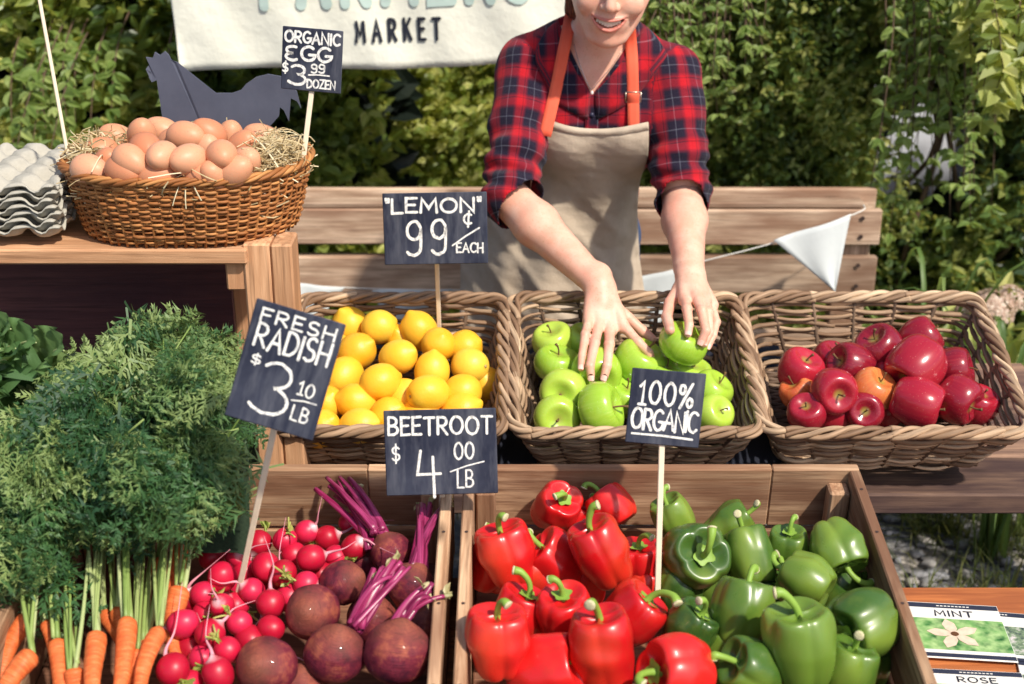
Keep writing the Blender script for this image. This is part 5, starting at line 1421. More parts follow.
def packet(lb, px, py, z, w, h, yaw, word, dark=False, flower=False):
    root = empty('seed_packet', at_z(px, py, z), (0, 0, yaw), label=lb, cat='seed packet', group='seed packets on the orange table')
    mb = MB(); nx = 8; v = []; f = []
    box(mb, (0, 0, 0), (w, h, .0022)); mb.obj('paper', M_paper, root, bevel=.0008)
    def rect(nm, mat, x0, y0, x1, y1, zz): b = MB(); b.add([(x0, y0, zz), (x1, y0, zz), (x1, y1, zz), (x0, y1, zz)], [(0, 1, 2, 3)]); return b.obj(nm, mat, root)
    rect('header_band', M_band, -w / 2 + .001, h * .40, w / 2 - .001, h * .485, .0014)
    rect('footer_band', M_band, -w / 2 + .001, -h * .485, w / 2 - .001, -h * .42, .0014)
    pic = rect('picture', M_print2 if dark else M_print, -w / 2 + .001, -h * .36, w / 2 - .001, h * .2, .0014)
    if word:
     b = MB(); write(b, word, -w * .2 if len(word) < 5 else -w * .3, h * .25, w * (.4 if len(word) < 5 else .6), h * .1, h * .018, 0, .3, 0, 0)
     for a in b.v: a[:, [1, 2]] = np.stack([a[:, 2].copy(), .0015 - a[:, 1]], -1)
     b.obj('lettering', M_ink, root)
    b = MB()
    for q in range(9): x = -w * .16 + q * w * .04; b.add([(x, h * .43, .0016), (x + w * .028, h * .43, .0016), (x + w * .028, h * .447, .0016), (x, h * .447, .0016)], [(0, 1, 2, 3)])
    b.obj('small_print', M_paper, root)
    if flower:
        b = MB()
        for q in range(5):
            a = q * 2 * PI / 5 + .5; u = np.array([math.cos(a), math.sin(a)]); s = np.array([-u[1], u[0]]); c = np.array([-w * .06, -h * .08]); l = h * .27
            pts = [c + u * l * t + s * l * ww for t, ww in ((0, .03), (.35, .22), (.7, .24), (1, .02))] + [c + u * l * t - s * l * ww for t, ww in ((1, .02), (.7, .24), (.35, .22), (0, .03))]
            b.add([(x[0], x[1], .0017 + q * 1.2e-4) for x in pts], [tuple(range(8))])
        b.obj('printed_flower', M_pet, root)
        b = MB(); b.add([(c[0] + .006 * math.cos(t), c[1] + .006 * math.sin(t), .0026) for t in np.arange(12) * PI / 6], [tuple(range(12))]); b.obj('printed_flower_centre', plain('printed_brown', (.12, .05, .02), .3), root)
ZT = .5435
packet('MINT seed packet with a pale flower and green leaves, nearest the crate', 959, 631, ZT + .004, .142, .15, R(-6), 'MINT', flower=True)
packet('seed packet lying under the right side of the MINT one, dark garden picture', 998, 636, ZT, .12, .135, R(-9), '', dark=True)
packet('ROSE seed packet cut by the bottom edge in front of the MINT one', 983, 697, ZT + .0065, .135, .125, R(-5), 'ROSE', flower=False)
packet('seed packet at the lower right corner beside the ROSE one', 1066, 690, ZT, .12, .12, R(-12), '', dark=True)
# ================================================================== the woman: signed distance modelling
def smin(a, b, k):
    h = np.clip(.5 + .5 * (b - a) / k, 0, 1); return b + (a - b) * h - k * h * (1 - h)
def smax(a, b, k): return -smin(-a, -b, k)
def s_sph(P, c, r): return np.linalg.norm(P - np.array(c, np.float32), axis=-1) - r
def s_ell(P, c, r, M=None):
    q = P - np.array(c, np.float32)
    if M is not None: q = q @ M
    r = np.array(r, np.float32); k0 = np.linalg.norm(q / r, axis=-1); k1 = np.linalg.norm(q / (r * r), axis=-1) + 1e-9
    return k0 * (k0 - 1) / k1
def s_cap(P, a, b, r1, r2):
    a = np.array(a, np.float32); b = np.array(b, np.float32); ba = b - a
    t = np.clip(((P - a) @ ba) / (ba @ ba), 0, 1); return np.linalg.norm(P - a - t[..., None] * ba, axis=-1) - (r1 + (r2 - r1) * t)
def surface_nets(F, o, h):
    F = np.where(F == 0, 1e-7, F); S = F < 0; nx, ny, nz = F.shape
    C = [(0, 0, 0), (1, 0, 0), (0, 1, 0), (1, 1, 0), (0, 0, 1), (1, 0, 1), (0, 1, 1), (1, 1, 1)]
    def sl(A, c): return A[c[0]:nx - 1 + c[0], c[1]:ny - 1 + c[1], c[2]:nz - 1 + c[2]]
    cnt = sum(sl(S, c).astype(np.int8) for c in C); act = (cnt > 0) & (cnt < 8); I = np.argwhere(act); n = len(I)
    acc = np.zeros((n, 3)); num = np.zeros(n)
    vals = [F[I[:, 0] + c[0], I[:, 1] + c[1], I[:, 2] + c[2]] for c in C]
    for i in range(8):
        for j in range(i + 1, 8):
            d = np.abs(np.array(C[i]) - np.array(C[j]))
            if d.sum() != 1: continue
            a, b = vals[i], vals[j]; k = (a < 0) != (b < 0); t = np.where(k, a / (a - b + 1e-20), 0)
            p = np.array(C[i]) + t[:, None] * (np.array(C[j]) - np.array(C[i])); acc[k] += p[k]; num[k] += 1
    V_ = (I + acc / num[:, None]) * h + np.array(o)
    idx = -np.ones(act.shape, np.int64); idx[tuple(I.T)] = np.arange(n); Q = []
    for ax in range(3):
        a = [slice(1, -1)] * 3; a[ax] = slice(0, -1); b = list(a); b[ax] = slice(1, None)
        A, B_ = S[tuple(a)], S[tuple(b)]; E = np.argwhere(A != B_); 
        base = E.copy(); 
        for q in range(3):
            if q != ax: base[:, q] += 1
        u, v = [(1, 2), (2, 0), (0, 1)][ax]; e1 = np.zeros(3, int); e1[u] = 1; e2 = np.zeros(3, int); e2[v] = 1
        c0 = base - e1 - e2; q = np.stack([idx[tuple((c0).T)], idx[tuple((c0 + e1).T)], idx[tuple((c0 + e1 + e2).T)], idx[tuple((c0 + e2).T)]], -1)
        fl = ~A[tuple(E.T)]; q[fl] = q[fl][:, ::-1]; Q.append(q)
    Q = np.concatenate(Q); Q = Q[(Q >= 0).all(1)]
    return V_, Q
def sdf_mesh(fn, lo, hi, h):
    lo = np.array(lo); n = np.ceil((np.array(hi) - lo) / h).astype(int) + 1; F = np.empty(n, np.float32)
    ax = [np.float32(lo[k]) + np.arange(n[k], dtype=np.float32) * np.float32(h) for k in range(3)]
    st = max(1, int(1500000 / (n[1] * n[2])))
    for i in range(0, n[0], st):
        X = np.stack(np.meshgrid(ax[0][i:i + st], ax[1], ax[2], indexing='ij'), -1); F[i:i + st] = fn(X)
    return surface_nets(F, lo, h)

# ---- skeleton (metres, world)
shL, shR = np.array([.024, 2.755, 1.212]), np.array([.308, 2.755, 1.205])      # seen left / right in the photo
elL, wrL = np.array([-.008, 2.60, 1.0]), at(600, 286, 2.41)
elR, wrR = np.array([.334, 2.655, .985]), at(690, 274, 2.43)
neck0, neck1 = np.array([.172, 2.765, 1.262]), np.array([.183, 2.705, 1.335])
pel = np.array([.115, 2.93, .87]); chest = np.array([.167, 2.80, 1.14]); waist = np.array([.145, 2.87, 1.0])
HC = np.array([.186, 2.67, 1.412])                                            # head centre
hrot = np.array((Matrix.Rotation(R(4), 3, 'Y') @ Matrix.Rotation(R(-3), 3, 'Z') @ Matrix.Rotation(R(12), 3, 'X')).to_3x3())   # nod down
# head frame: local x = world x, local -y = face forward
def H(p): return HC + hrot @ np.array(p, float)

def torso(P):
    d = s_ell(P, chest, (.155, .098, .15)); d = smin(d, s_ell(P, waist, (.112, .09, .15)), .06); d = smin(d, s_ell(P, pel, (.140, .11, .13)), .06)
    d = smin(d, s_cap(P, shL + [.03, .012, -.004], shR + [-.03, .012, -.004], .05, .05), .05)
    for s in (-1, 1): d = smin(d, s_ell(P, chest + [s * .068, -.062, -.03], (.066, .055, .062)), .04)
    return d
def uarm(P, e=0.0):
    d = s_cap(P, shL, elL, .052 + e, .041 + e); return np.minimum(d, s_cap(P, shR, elR, .052 + e, .041 + e))
def farm(P):
    d = 9
    for el, wr in ((elL, wrL), (elR, wrR)):
        mid = el * .68 + wr * .32
        a = smin(s_cap(P, el, mid, .040, .041), s_cap(P, mid, wr, .041, .0255), .02); d = np.minimum(d, a)
    return d
def traps(P, e=0.0): return np.minimum(s_cap(P, neck0 + [-.01, .03, .02], shL + [.01, .012, .012], .038 + e, .034 + e), s_cap(P, neck0 + [.01, .03, .02], shR + [-.01, .012, .012], .038 + e, .034 + e))
def neckd(P): return smin(s_cap(P, neck0 + [0, .02, -.03], neck1 + [0, .01, .04], .058, .053), traps(P), .03)
def bodyd(P):
    d = smin(torso(P), uarm(P), .03); d = smin(d, neckd(P), .03); return smin(d, farm(P), .02)

# ---- head
def upl(x): return -.0575 + 6.5 * x * x
def lwl(x): return -.0715 + 20.0 * x * x
def fy(x): return -(.101 - 11.0 * x * x)
LX = np.linspace(-.031, .031, 11)
def headd(P):
    Q = ((P - HC.astype(np.float32)) @ hrot.astype(np.float32))
    d = s_ell(Q, (0, .012, .045), (.074, .092, .082)); d = smin(d, s_ell(Q, (0, -.042, -.022), (.062, .052, .078)), .03)
    for s in (-1, 1):
        d = smin(d, s_cap(Q, (s * .058, .0, -.04), (s * .024, -.068, -.096), .018, .015), .028)
        d = smin(d, s_ell(Q, (s * .039, -.075, -.032), (.023, .018, .021)), .018)
        d = smin(d, s_ell(Q, (s * .0745, .008, -.012), (.008, .018, .03)), .006)
    d = smin(d, s_ell(Q, (0, -.082, -.099), (.022, .016, .016)), .018)
    d = smin(d, s_ell(Q, (0, -.08, -.066), (.034, .022, .022)), .016)
    d = smin(d, s_cap(Q, (-.034, -.077, .034), (.034, -.077, .034), .012, .012), .014)
    for s in (-1, 1): d = smax(d, -s_sph(Q, (s * .032, -.103, .012), .015), .012); d = smin(d, s_sph(Q, (s * .032, -.079, .011), .0138), .004)
    d = smin(d, s_cap(Q, (0, -.090, .022), (0, -.113, -.026), .0075, .0105), .010)
    for s in (-1, 1): d = smin(d, s_sph(Q, (s * .0115, -.102, -.030), .0078), .006); d = smax(d, -s_sph(Q, (s * .0065, -.111, -.0385), .0032), .003)
    # open smiling mouth: slot with lips around it
    sl = 9
    for x in LX:
        sl = np.minimum(sl, s_cap(Q, (x, fy(x) - .014, (upl(x) + lwl(x)) / 2), (x, fy(x) + .016, (upl(x) + lwl(x)) / 2), max(.0012, (upl(x) - lwl(x)) / 2 * .98), max(.0012, (upl(x) - lwl(x)) / 2 * .98)))
    up = 9; lo = 9
    for a, b in zip(LX[:-1], LX[1:]):
        ra, rb = .0026 * (1 - (abs(a) / .034) ** 2) + .0008, .0026 * (1 - (abs(b) / .034) ** 2) + .0008
        up = np.minimum(up, s_cap(Q, (a, fy(a) - .001, upl(a) + .0018), (b, fy(b) - .001, upl(b) + .0018), ra, rb)); lo = np.minimum(lo, s_cap(Q, (a, fy(a) - .001, lwl(a) - .0022), (b, fy(b) - .001, lwl(b) - .0022), ra * 1.25, rb * 1.25))
    d = smin(d, np.minimum(up, lo), .004); d = smax(d, -sl, .0015)
    return d, np.minimum(up, lo)

# ---- hands: joints given as points, several radii per finger
def pt(px, py, Y): return at(px, py, Y)
handA = dict(wr=wrL, kn=[pt(588, 322, 2.352), pt(599, 329, 2.342), pt(611, 332, 2.343), pt(624, 328, 2.352)],
  fing=[[pt(584, 341, 2.315), pt(582, 356, 2.298), pt(581, 368, 2.292)], [pt(591, 350, 2.296), pt(590, 366, 2.276), pt(591, 378, 2.276)],
        [pt(611, 350, 2.298), pt(607, 366, 2.276), pt(604, 378, 2.276)], [pt(638, 342, 2.325), pt(649, 353, 2.308), pt(654, 366, 2.302)]],
  th=[pt(611, 305, 2.39), pt(628, 318, 2.385), pt(642, 331, 2.375), pt(652, 339, 2.365)])
handB = dict(wr=wrR, kn=[pt(713, 305, 2.372), pt(706, 300, 2.358), pt(696, 299, 2.350), pt(684, 301, 2.350)],
  fing=[[pt(716, 322, 2.34), pt(713, 335, 2.315), pt(708, 347, 2.30)], [pt(712, 318, 2.318), pt(709, 333, 2.288), pt(704, 344, 2.272)],
        [pt(705, 316, 2.300), pt(706, 331, 2.268), pt(701, 342, 2.258)], [pt(688, 315, 2.298), pt(689, 325, 2.268), pt(688, 334, 2.255)]],
  th=[pt(680, 289, 2.405), pt(670, 303, 2.37), pt(667, 317, 2.335), pt(670, 330, 2.300)])
def touch(p, c, r, off=.0062):
    """bring a finger joint onto the skin of the fruit it holds"""
    d = p - CO; d /= np.linalg.norm(d); b_ = np.dot(c - CO, d); q = np.dot(c - CO, c - CO) - b_ * b_
    if q < r * r: return CO + d * (b_ - math.sqrt(r * r - q) - off)
    v = p - c; n_ = np.linalg.norm(v); return c + v / n_ * max(n_, r + off)
GRIP = B['green'].on(596, 373, .112)
for k in (0, 1, 2):
    for j in (1, 2): handA['fing'][k][j] = touch(handA['fing'][k][j], GRIP, .0375 * 1.08 * 1.13 * .97)
    handA['fing'][k][0] = (handA['kn'][k] * .5 + handA['fing'][k][1] * .5) + np.array([0, -.004, .010])
for k in (1, 2, 3):
    for j in (1, 2): handB['fing'][k][j] = touch(handB['fing'][k][j], HELD, .0375 * 1.08 * 1.13 * .97)
    handB['fing'][k][0] = (handB['kn'][k] * .5 + handB['fing'][k][1] * .5) + np.array([0, -.006, .010])
handB['th'][3] = touch(handB['th'][3], HELD, .0375 * 1.08 * 1.13)
def handd(P, hd):
    wr = hd['wr']; kn = hd['kn']; d = 9
    # palm: four metacarpal rays blended into a slab
    for k, q in enumerate(kn):
        w0 = wr + (q - wr) * .12 + (q - sum(kn) / 4) * .35; d_ = s_cap(P, w0, q, .0135, .0105); d = d_ if k == 0 else smin(d, d_, .012)
    d = smin(d, s_cap(P, wr - (sum(kn) / 4 - wr) * .25, wr + (sum(kn) / 4 - wr) * .4, .0245, .017), .014)
    for k, (q, f) in enumerate(zip(kn, hd['fing'])):
        r = (.0078, .0086, .0089, .0086)[k]; ch = [q + (wr - q) * .12] + f
        dd = s_cap(P, ch[0], ch[1], r * 1.12, r * 1.0); dd = smin(dd, s_cap(P, ch[1], ch[2], r * 1.02, r * .92), .0025); dd = smin(dd, s_cap(P, ch[2], ch[3], r * .92, r * .8), .0025)
        dd = smin(dd, s_sph(P, ch[1], r * 1.06), .003)
        d = smin(d, dd, .0045)
    t = hd['th']; c0 = wr + (t[0] - wr) * .5
    dd = s_cap(P, c0, t[0], .014, .0135); dd = smin(dd, s_cap(P, t[0], t[1], .0135, .0108), .006); dd = smin(dd, s_cap(P, t[1], t[2], .0105, .0098), .003); dd = smin(dd, s_cap(P, t[2], t[3], .0102, .0085), .003)
    return smin(d, dd, .007)
def armhand(hd):
    def f(P): return smin(farm(P), handd(P, hd), .012)
    return f

parts = []
def clipmesh(V_, Q, keep):
    kq = keep[Q].all(1); Q = Q[kq]; u = np.unique(Q); mp = -np.ones(len(V_), int); mp[u] = np.arange(len(u)); return V_[u], mp[Q]
skin = MB()
def lipw(V_):
    _, l = headd(V_.astype(np.float32)); return np.clip(1 - l / .0016, 0, 1)
# head + neck
def hn(P): d, _ = headd(P); return smin(smin(d, neckd(P), .02), torso(P), .03)
V1, Q1 = sdf_mesh(hn, (.0, 2.5, 1.16), (.36, 2.86, 1.56), .0024)
V1, Q1 = clipmesh(V1, Q1, (V1[:, 2] > 1.164) & (V1[:, 0] > .004) & (V1[:, 0] < .356) & (V1[:, 1] < 2.855))
l_ = lipw(V1); skin.add(V1, Q1, rnd=l_)
for hd, lo, hi in ((handA, (-.07, 2.23, .74), (.30, 2.68, 1.06)), (handB, (.24, 2.22, .74), (.42, 2.74, 1.06))):
    f_ = armhand(hd); V_, Q_ = sdf_mesh(f_, lo, hi, .0019); 
    k = (V_[:, 2] < 1.03) & (V_[:, 0] > lo[0] + .004) & (V_[:, 0] < hi[0] - .004) & (V_[:, 1] < hi[1] - .004); V_, Q_ = clipmesh(V_, Q_, k); 
    # fingertips and knuckles are a little redder
    r_ = np.zeros(len(V_))
    for c in [f[-1] for f in hd['fing']] + [hd['th'][-1]]: r_ = np.maximum(r_, .32 * np.exp(-(np.linalg.norm(V_ - c, axis=1) / .014) ** 2))
    for c in hd['kn'] + [f[0] for f in hd['fing']]: r_ = np.maximum(r_, .2 * np.exp(-(np.linalg.norm(V_ - c, axis=1) / .011) ** 2))
    skin.add(V_, Q_, rnd=r_)
def low(P):
    d = smin(torso(P), uarm(P), .03); 
    return d
V_, Q_ = sdf_mesh(low, (-.08, 2.6, .74), (.42, 3.08, 1.26), .009); V_, Q_ = clipmesh(V_, Q_, (V_[:, 2] < 1.19)); skin.add(V_, Q_, rnd=0.0)

m = Mt('skin', .45, .4); o_ = m.obj(); lip = m.rnd()
n = m.noise(o_, 28, 4, .6); c = m.mix(m.ramp(n, [(.35, 0), (.7, 1)]), (.74, .39, .27), (.83, .52, .39))
c = m.mix(m.ramp(m.noise(o_, 13, 4, .7), [(.42, 0), (.68, .55)]), c, (.8, .33, .24)); c = m.mix(m.ramp(m.noise(o_, 320, 2), [(.6, 0), (.72, .45)]), c, (.5, .22, .13))
c = m.mix(m.math('MULTIPLY', lip, .75), c, (.56, .14, .11)); m.col(c); m.inp('Subsurface Weight', .18); m.b.inputs['Subsurface Radius'].default_value = (.012, .005, .003); m.b.inputs['Subsurface Scale'].default_value = 1.0
m.bump(m.math('ADD', m.noise(o_, 420, 3, .7), m.math('MULTIPLY', n, 1.0)), .2, .0015); M_skin = m.m
P0 = np.array([pel[0], pel[1], 0])
person = empty('person', P0, label='woman in a red plaid shirt and beige apron reaching into the green apples', cat='person')
def pobj(mb, nm, mat, parent=person, smooth=True, **k):
    o = mb.obj(nm, mat, parent, smooth=smooth, **k); o.location = V3(-P0) if parent == person else (0, 0, 0); return o
body = pobj(skin, 'body', M_skin)
sm_ = body.modifiers.new('sm', 'SMOOTH'); sm_.factor = .4; sm_.iterations = 2

# teeth, eyes, nails, brows
mb = MB(); xs = np.linspace(-.0225, .0225, 10)
for a, b in zip(xs[:-1], xs[1:]):
    c = (a + b) / 2; wv = (b - a) * .485; top = upl(c) + .001; bot = upl(c) - .0112 + abs(c) * .2; y = fy(c) + .0035
    v = [H((c - wv, y, bot)), H((c + wv, y, bot)), H((c + wv, y - .001, (top + bot) / 2)), H((c - wv, y - .001, (top + bot) / 2)), H((c - wv, y, top)), H((c + wv, y, top))]
    mb.add(v, [(0, 1, 2, 3), (3, 2, 5, 4)])
pobj(mb, 'teeth', plain('tooth_enamel', (.8, .74, .62), .05, .25, .5, 60))
mb = MB()
for s in (-1, 1):
    P = [H((s * .032 + x, -.0925 + x * x * 14, .0055 - .0035 * (1 - (x / .013) ** 2))) for x in np.linspace(-.013, .013, 9)]; tube(mb, P, .0011, 5)
    P = [H((s * .031 + x, -.0895 + x * x * 9, .034 + .003 * (1 - (x / .018) ** 2))) for x in np.linspace(-.018, .018, 9)]; tube(mb, P, [.001, .0018, .0022, .0024, .0024, .0022, .002, .0016, .001], 6)
M_hair = Mt('auburn_hair', .4, .5); g_ = M_hair.attr('gc'); M_hair.col(M_hair.mix(M_hair.ramp(M_hair.noise(M_hair.scale(g_, (10, 300, 300)), 1, 3), [(.35, 0), (.65, 1)]), (.05, .015, .01), (.2, .06, .03))); M_hair.bump(M_hair.noise(M_hair.scale(g_, (10, 500, 500)), 1), .5, .001); M_hair = M_hair.m
pobj(mb, 'lashes_and_brows', M_hair)
# nails
mb = MB()
for hd in (handA, handB):
    for k, f in enumerate(hd['fing']):
        tip, pre = f[2], f[1]; d = tip - pre; d /= np.linalg.norm(d); up = camdir(0, .3, .9); s = np.cross(d, up); s /= np.linalg.norm(s); u = np.cross(s, d)
        r = (.0078, .0086, .0089, .0086)[k] * .80
        c0 = tip - d * .001; v = []; f_ = []
        for i in range(6):
            for j in range(7):
                t = i / 5; a = (j / 6 - .5) * 1.7; rr_ = r * 1.01; wn = 1 if 0 < i < 5 else .8
                v.append(c0 + d * (t * .0095 - .003) + s * math.sin(a * wn) * rr_ + u * math.cos(a * wn) * rr_ * (1 - .12 * t ** 2))
        for i in range(5):
            for j in range(6): q = i * 7 + j; f_.append((q, q + 1, q + 8, q + 7))
        mb.add(v, f_)
pobj(mb, 'fingernails', plain('nail', (.8, .5, .42), .06, .25, .5, 80, coord='obj'))

# ---- hair
def haird(P):
    Q = ((P - HC.astype(np.float32)) @ hrot.astype(np.float32))
    d = s_ell(Q, (0, .02, .052), (.083, .098, .09)); front = Q[..., 1] + .03 - .35 * (Q[..., 2] - .03)
    d = smax(d, -(front + .02), .01); d = smax(d, -(Q[..., 2] + .055 + Q[..., 1] * .3), .01)
    d = smin(d, s_ell(Q, (0, .115, .03), (.036, .034, .036)), .01)
    d = smin(d, s_cap(Q, (-.055, .06, -.02), (-.062, .07, -.10), .03, .022), .02); d = smin(d, s_cap(Q, (.055, .06, -.02), (.062, .07, -.08), .026, .016), .02)
    return d + .0016 * np.sin(Q[..., 0] * 700 + 3 * np.sin(Q[..., 1] * 60))
V_, Q_ = sdf_mesh(haird, HC - .2, HC + .2, .0045); mb = MB(); mb.add(V_, Q_, gc=((V_ - HC) @ hrot)[:, [2, 0, 1]]); hr = pobj(mb, 'hair', M_hair)
# ---- shirt
def rumple(P, am=.006): 
    Pf = P.astype(np.float64)
    f = wob(Pf, 61, 5.0, 2) * am
    # folds radiating from armpits and running round the sleeves
    for sh, el in ((shL, elL), (shR, elR)):
        ba = el - sh; t = ((Pf - sh) @ ba) / (ba @ ba); near = np.exp(-(np.maximum(0, np.linalg.norm(Pf - (sh + np.clip(t, 0, 1)[..., None] * ba), axis=-1) - .05) / .03) ** 2)
        ang = (Pf[..., 0] - sh[0]) * 22
        f = f + near * (.006 * np.sin(t * 17 + ang + 1.5 * np.sin(Pf[..., 1] * 30)) * np.clip(t * 1.4, 0, 1) + .0045 * np.sin(t * 38 - ang * 1.6 + 2.5 * np.sin(Pf[..., 2] * 21)) * np.exp(-((t - .85) / .3) ** 2))
    return f
CUFF = [(elL + (wrL - elL) * .04, elL + (wrL - elL) * .17), (elR + (wrR - elR) * .04, elR + (wrR - elR) * .17)]
def shirtd(P, fold=True):
    d = torso(P) - .012; d = smin(d, traps(P, .013), .03)
    for (sh, el, wr) in ((shL, elL, wrL), (shR, elR, wrR)):
        e2 = el + (wr - el) * .06; a = s_cap(P, sh, e2, .0595, .0545); d = smin(d, a, .028)
    if fold: d = d + rumple(P)
    for a, b in CUFF: d = smin(d, s_cap(P, a, a + (b - a) * .45, .052, .050), .004)
    return d
apex = at(592, 96, 2.69); vx = apex[0]
nc = neck0 + np.array([0, .01, .03])
def shirtcut(P):
    d = shirtd(P); z = P[..., 2] - apex[2]
    v = np.maximum(np.maximum((np.abs(P[..., 0] - (vx + z * .12)) - .62 * z) * .85, -z), np.maximum(P[..., 1] - 2.79, np.abs(P[..., 0] - vx) - .085))
    k = np.maximum(np.hypot(P[..., 0] - nc[0], P[..., 1] - nc[1]) - .066, 1.25 - P[..., 2])
    return np.maximum(d, -np.minimum(v, k))
V_, Q_ = sdf_mesh(shirtcut, (-.12, 2.5, .80), (.47, 3.08, 1.36), .0038)
# openings: sleeves end at the cuff plane, neck opens in a V
def past(P, el, wr, k): d = (wr - el) / np.linalg.norm(wr - el); return ((P - el) @ d) > k
keep = np.ones(len(V_), bool)
nearL = np.linalg.norm(V_ - (elL + (wrL - elL) * .15), axis=1) < .11; nearR = np.linalg.norm(V_ - (elR + (wrR - elR) * .15), axis=1) < .11
keep &= ~(nearL & past(V_, elL, wrL, .036)); keep &= ~(nearR & past(V_, elR, wrR, .036))
V_, Q_ = clipmesh(V_, Q_, keep)
# plaid coordinates: straight on the body, along and around each sleeve
def plaid_uv(V_):
    U = np.stack([V_[:, 0] - .16, V_[:, 2] * 1.02 - V_[:, 1] * .25, V_[:, 1] * 0], -1)
    dT = torso(V_.astype(np.float32)); best = dT - .012
    for i, (sh, el) in enumerate(((shL, elL), (shR, elR))):
        ba = el - sh; L = np.linalg.norm(ba); d = ba / L; t = (V_ - sh) @ d; c = sh + t[:, None] * d; rv = V_ - c
        ex = np.cross(d, [0, 1, 0]); ex /= np.linalg.norm(ex); ey = np.cross(d, ex); a = np.arctan2(rv @ ex, -(rv @ ey)) if False else np.arctan2(rv @ ex, np.abs(rv @ ey) * 0 - (V_[:, 1] - c[:, 1]))
        da = s_cap(V_.astype(np.float32), sh + (el - sh) * .08, el + (el - sh) * .3, .066, .056) 
        k = da < best - .004; U[k, 0] = a[k] * .06 + .03 * i; U[k, 1] = -t[k] * 1.0 + .013; best = np.where(k, da, best)
    return U
m = Mt('plaid_flannel', .9, .12); g_ = m.attr('gc'); sx, sy, _ = m.sep(g_)
wv = m.noise(m.scale(g_, (4, 4, 4)), 4, 2)
def band(s, per, off):
    t = m.math('FRACT', m.math('ADD', m.math('MULTIPLY', m.math('ADD', s, m.math('MULTIPLY', wv, .006)), 1 / per), off)); return t
RED, DRED, NAV = (.62, .008, .022), (.3, .006, .02), (.003, .006, .03)
def thread(t): return m.ramp(t, [(0, RED), (.2, RED), (.222, (.0, .0, .012)), (.25, RED), (.32, (.25, .008, .03)), (.39, NAV), (.60, NAV), (.625, (.24, .26, .32)), (.64, NAV), (.86, NAV), (.94, (.25, .008, .03)), (1, RED)], 'LINEAR')
ta, tb = band(sx, .06, .12), band(sy, .063, .3); ca, cb = thread(ta), thread(tb)
tw = m.math('FRACT', m.math('MULTIPLY', m.math('ADD', sx, sy), 900)); c = m.mix(m.math('ADD', .4, m.math('MULTIPLY', tw, .2)), ca, cb)
c = m.mix(.5, c, m.mix(1.0, m.mix(0.0, ca, cb), cb, 'MULTIPLY')); c = m.mix(.12, c, m.mix(1, ca, cb, 'LIGHTEN'))
fz = m.noise(m.obj(), 900, 2); c = m.mix(m.math('MULTIPLY', fz, .06), c, (.5, .3, .35)); m.col(c)
m.bump(m.math('ADD', m.noise(m.obj(), 38, 4, .6), m.math('MULTIPLY', fz, .5)), .7, .005); m.inp('Sheen Weight', .08); M_plaid = m.m
mb = MB(); mb.add(V_, Q_, gc=plaid_uv(V_)); sh_o = pobj(mb, 'shirt', M_plaid); s_ = sh_o.modifiers.new('sm', 'SMOOTH'); s_.factor = .5; s_.iterations = 1; s_ = sh_o.modifiers.new('t', 'SOLIDIFY'); s_.thickness = .0022; s_.offset = -1

def front_y(X, Z, fn, y0=2.45, it=46):
    P = np.stack([X, np.full_like(X, y0), Z], -1).astype(np.float32)
    for _ in range(it): d = fn(P); P[..., 1] += np.clip(d, -.01, .05) * .85
    return P[..., 1].astype(float)
def tors_front(P): return torso(P) - .012
# collar: two flaps
def strip(rows, mb, gc=True):
    n, k = len(rows), len(rows[0]); v = np.array(rows).reshape(-1, 3); f = [(i * k + j, i * k + j + 1, (i + 1) * k + j + 1, (i + 1) * k + j) for i in range(n - 1) for j in range(k - 1)]
    mb.add(v, f, gc=plaid_uv(v) * [1, 1, 1] + [.02, .03, 0])
for s, path in ((-1, [(592, 96), (579, 76), (567, 52), (560, 38), (558, 28), (558, 22)]), (1, [(594, 96), (612, 74), (628, 52), (635, 40), (640, 33), (643, 27)])):
    mb = MB(); rows = []; n = 22; pts = smoothpath([(a, b, 0) for a, b in path], n)
    for i, (px, py, _) in enumerate(pts):
        t = i / (n - 1); Yb_ = 2.665 + .115 * t ** 1.15; inner = at(px, py, Yb_); y_in = front_y(np.array([inner[0]]), np.array([inner[2]]), shirtd)[0]
        yy = min(inner[1], y_in - .004) if y_in < 2.85 else inner[1]; inner = at(px, py, yy)
        wd = .046 * min(1, t * 4.2 + .12) if t > .02 else .004; lean = -.022 - .012 * t - .02 * (1 - t)
        row = []
        for q in range(6):
            u = q / 5; p = inner + np.array([s * wd * u, 0, (lean - .012 * u) * u + .006 * math.sin(u * PI)])
            fy_ = front_y(np.array([p[0]]), np.array([p[2]]), shirtd)[0]; fy_ = fy_ if fy_ < 2.84 else p[1]
            p[1] = min(fy_ - .0035 - .004 * math.sin(u * PI), p[1] + .03); row.append(p)
        rows.append(row)
    strip(rows, mb); o = pobj(mb, 'collar', M_plaid); s_ = o.modifiers.new('t', 'SOLIDIFY'); s_.thickness = .002; s_.offset = 0; s_ = o.modifiers.new('s', 'SMOOTH'); s_.iterations = 2
# placket and buttons under the V
mb = MB(); rows = []
for i in range(20):
    z = apex[2] + .004 - i * .006; row = []
    for x in (-.013, -.0065, 0, .0065, .013): yy = front_y(np.array([vx + x]), np.array([z]), shirtd)[0]; row.append(np.array([vx + x, yy - .0028, z]))
    rows.append(row)
strip(rows, mb); o = pobj(mb, 'placket', M_plaid); s_ = o.modifiers.new('t', 'SOLIDIFY'); s_.thickness = .0015
for i in range(1):
    z = apex[2] - .035; yy = front_y(np.array([vx]), np.array([z]), shirtd)[0] - .0045; mb = MB(); tube(mb, [(vx, yy, z), (vx, yy - .002, z)], .0048, 14); pobj(mb, 'button', plain('button', (.03, .03, .06), .2, .3))

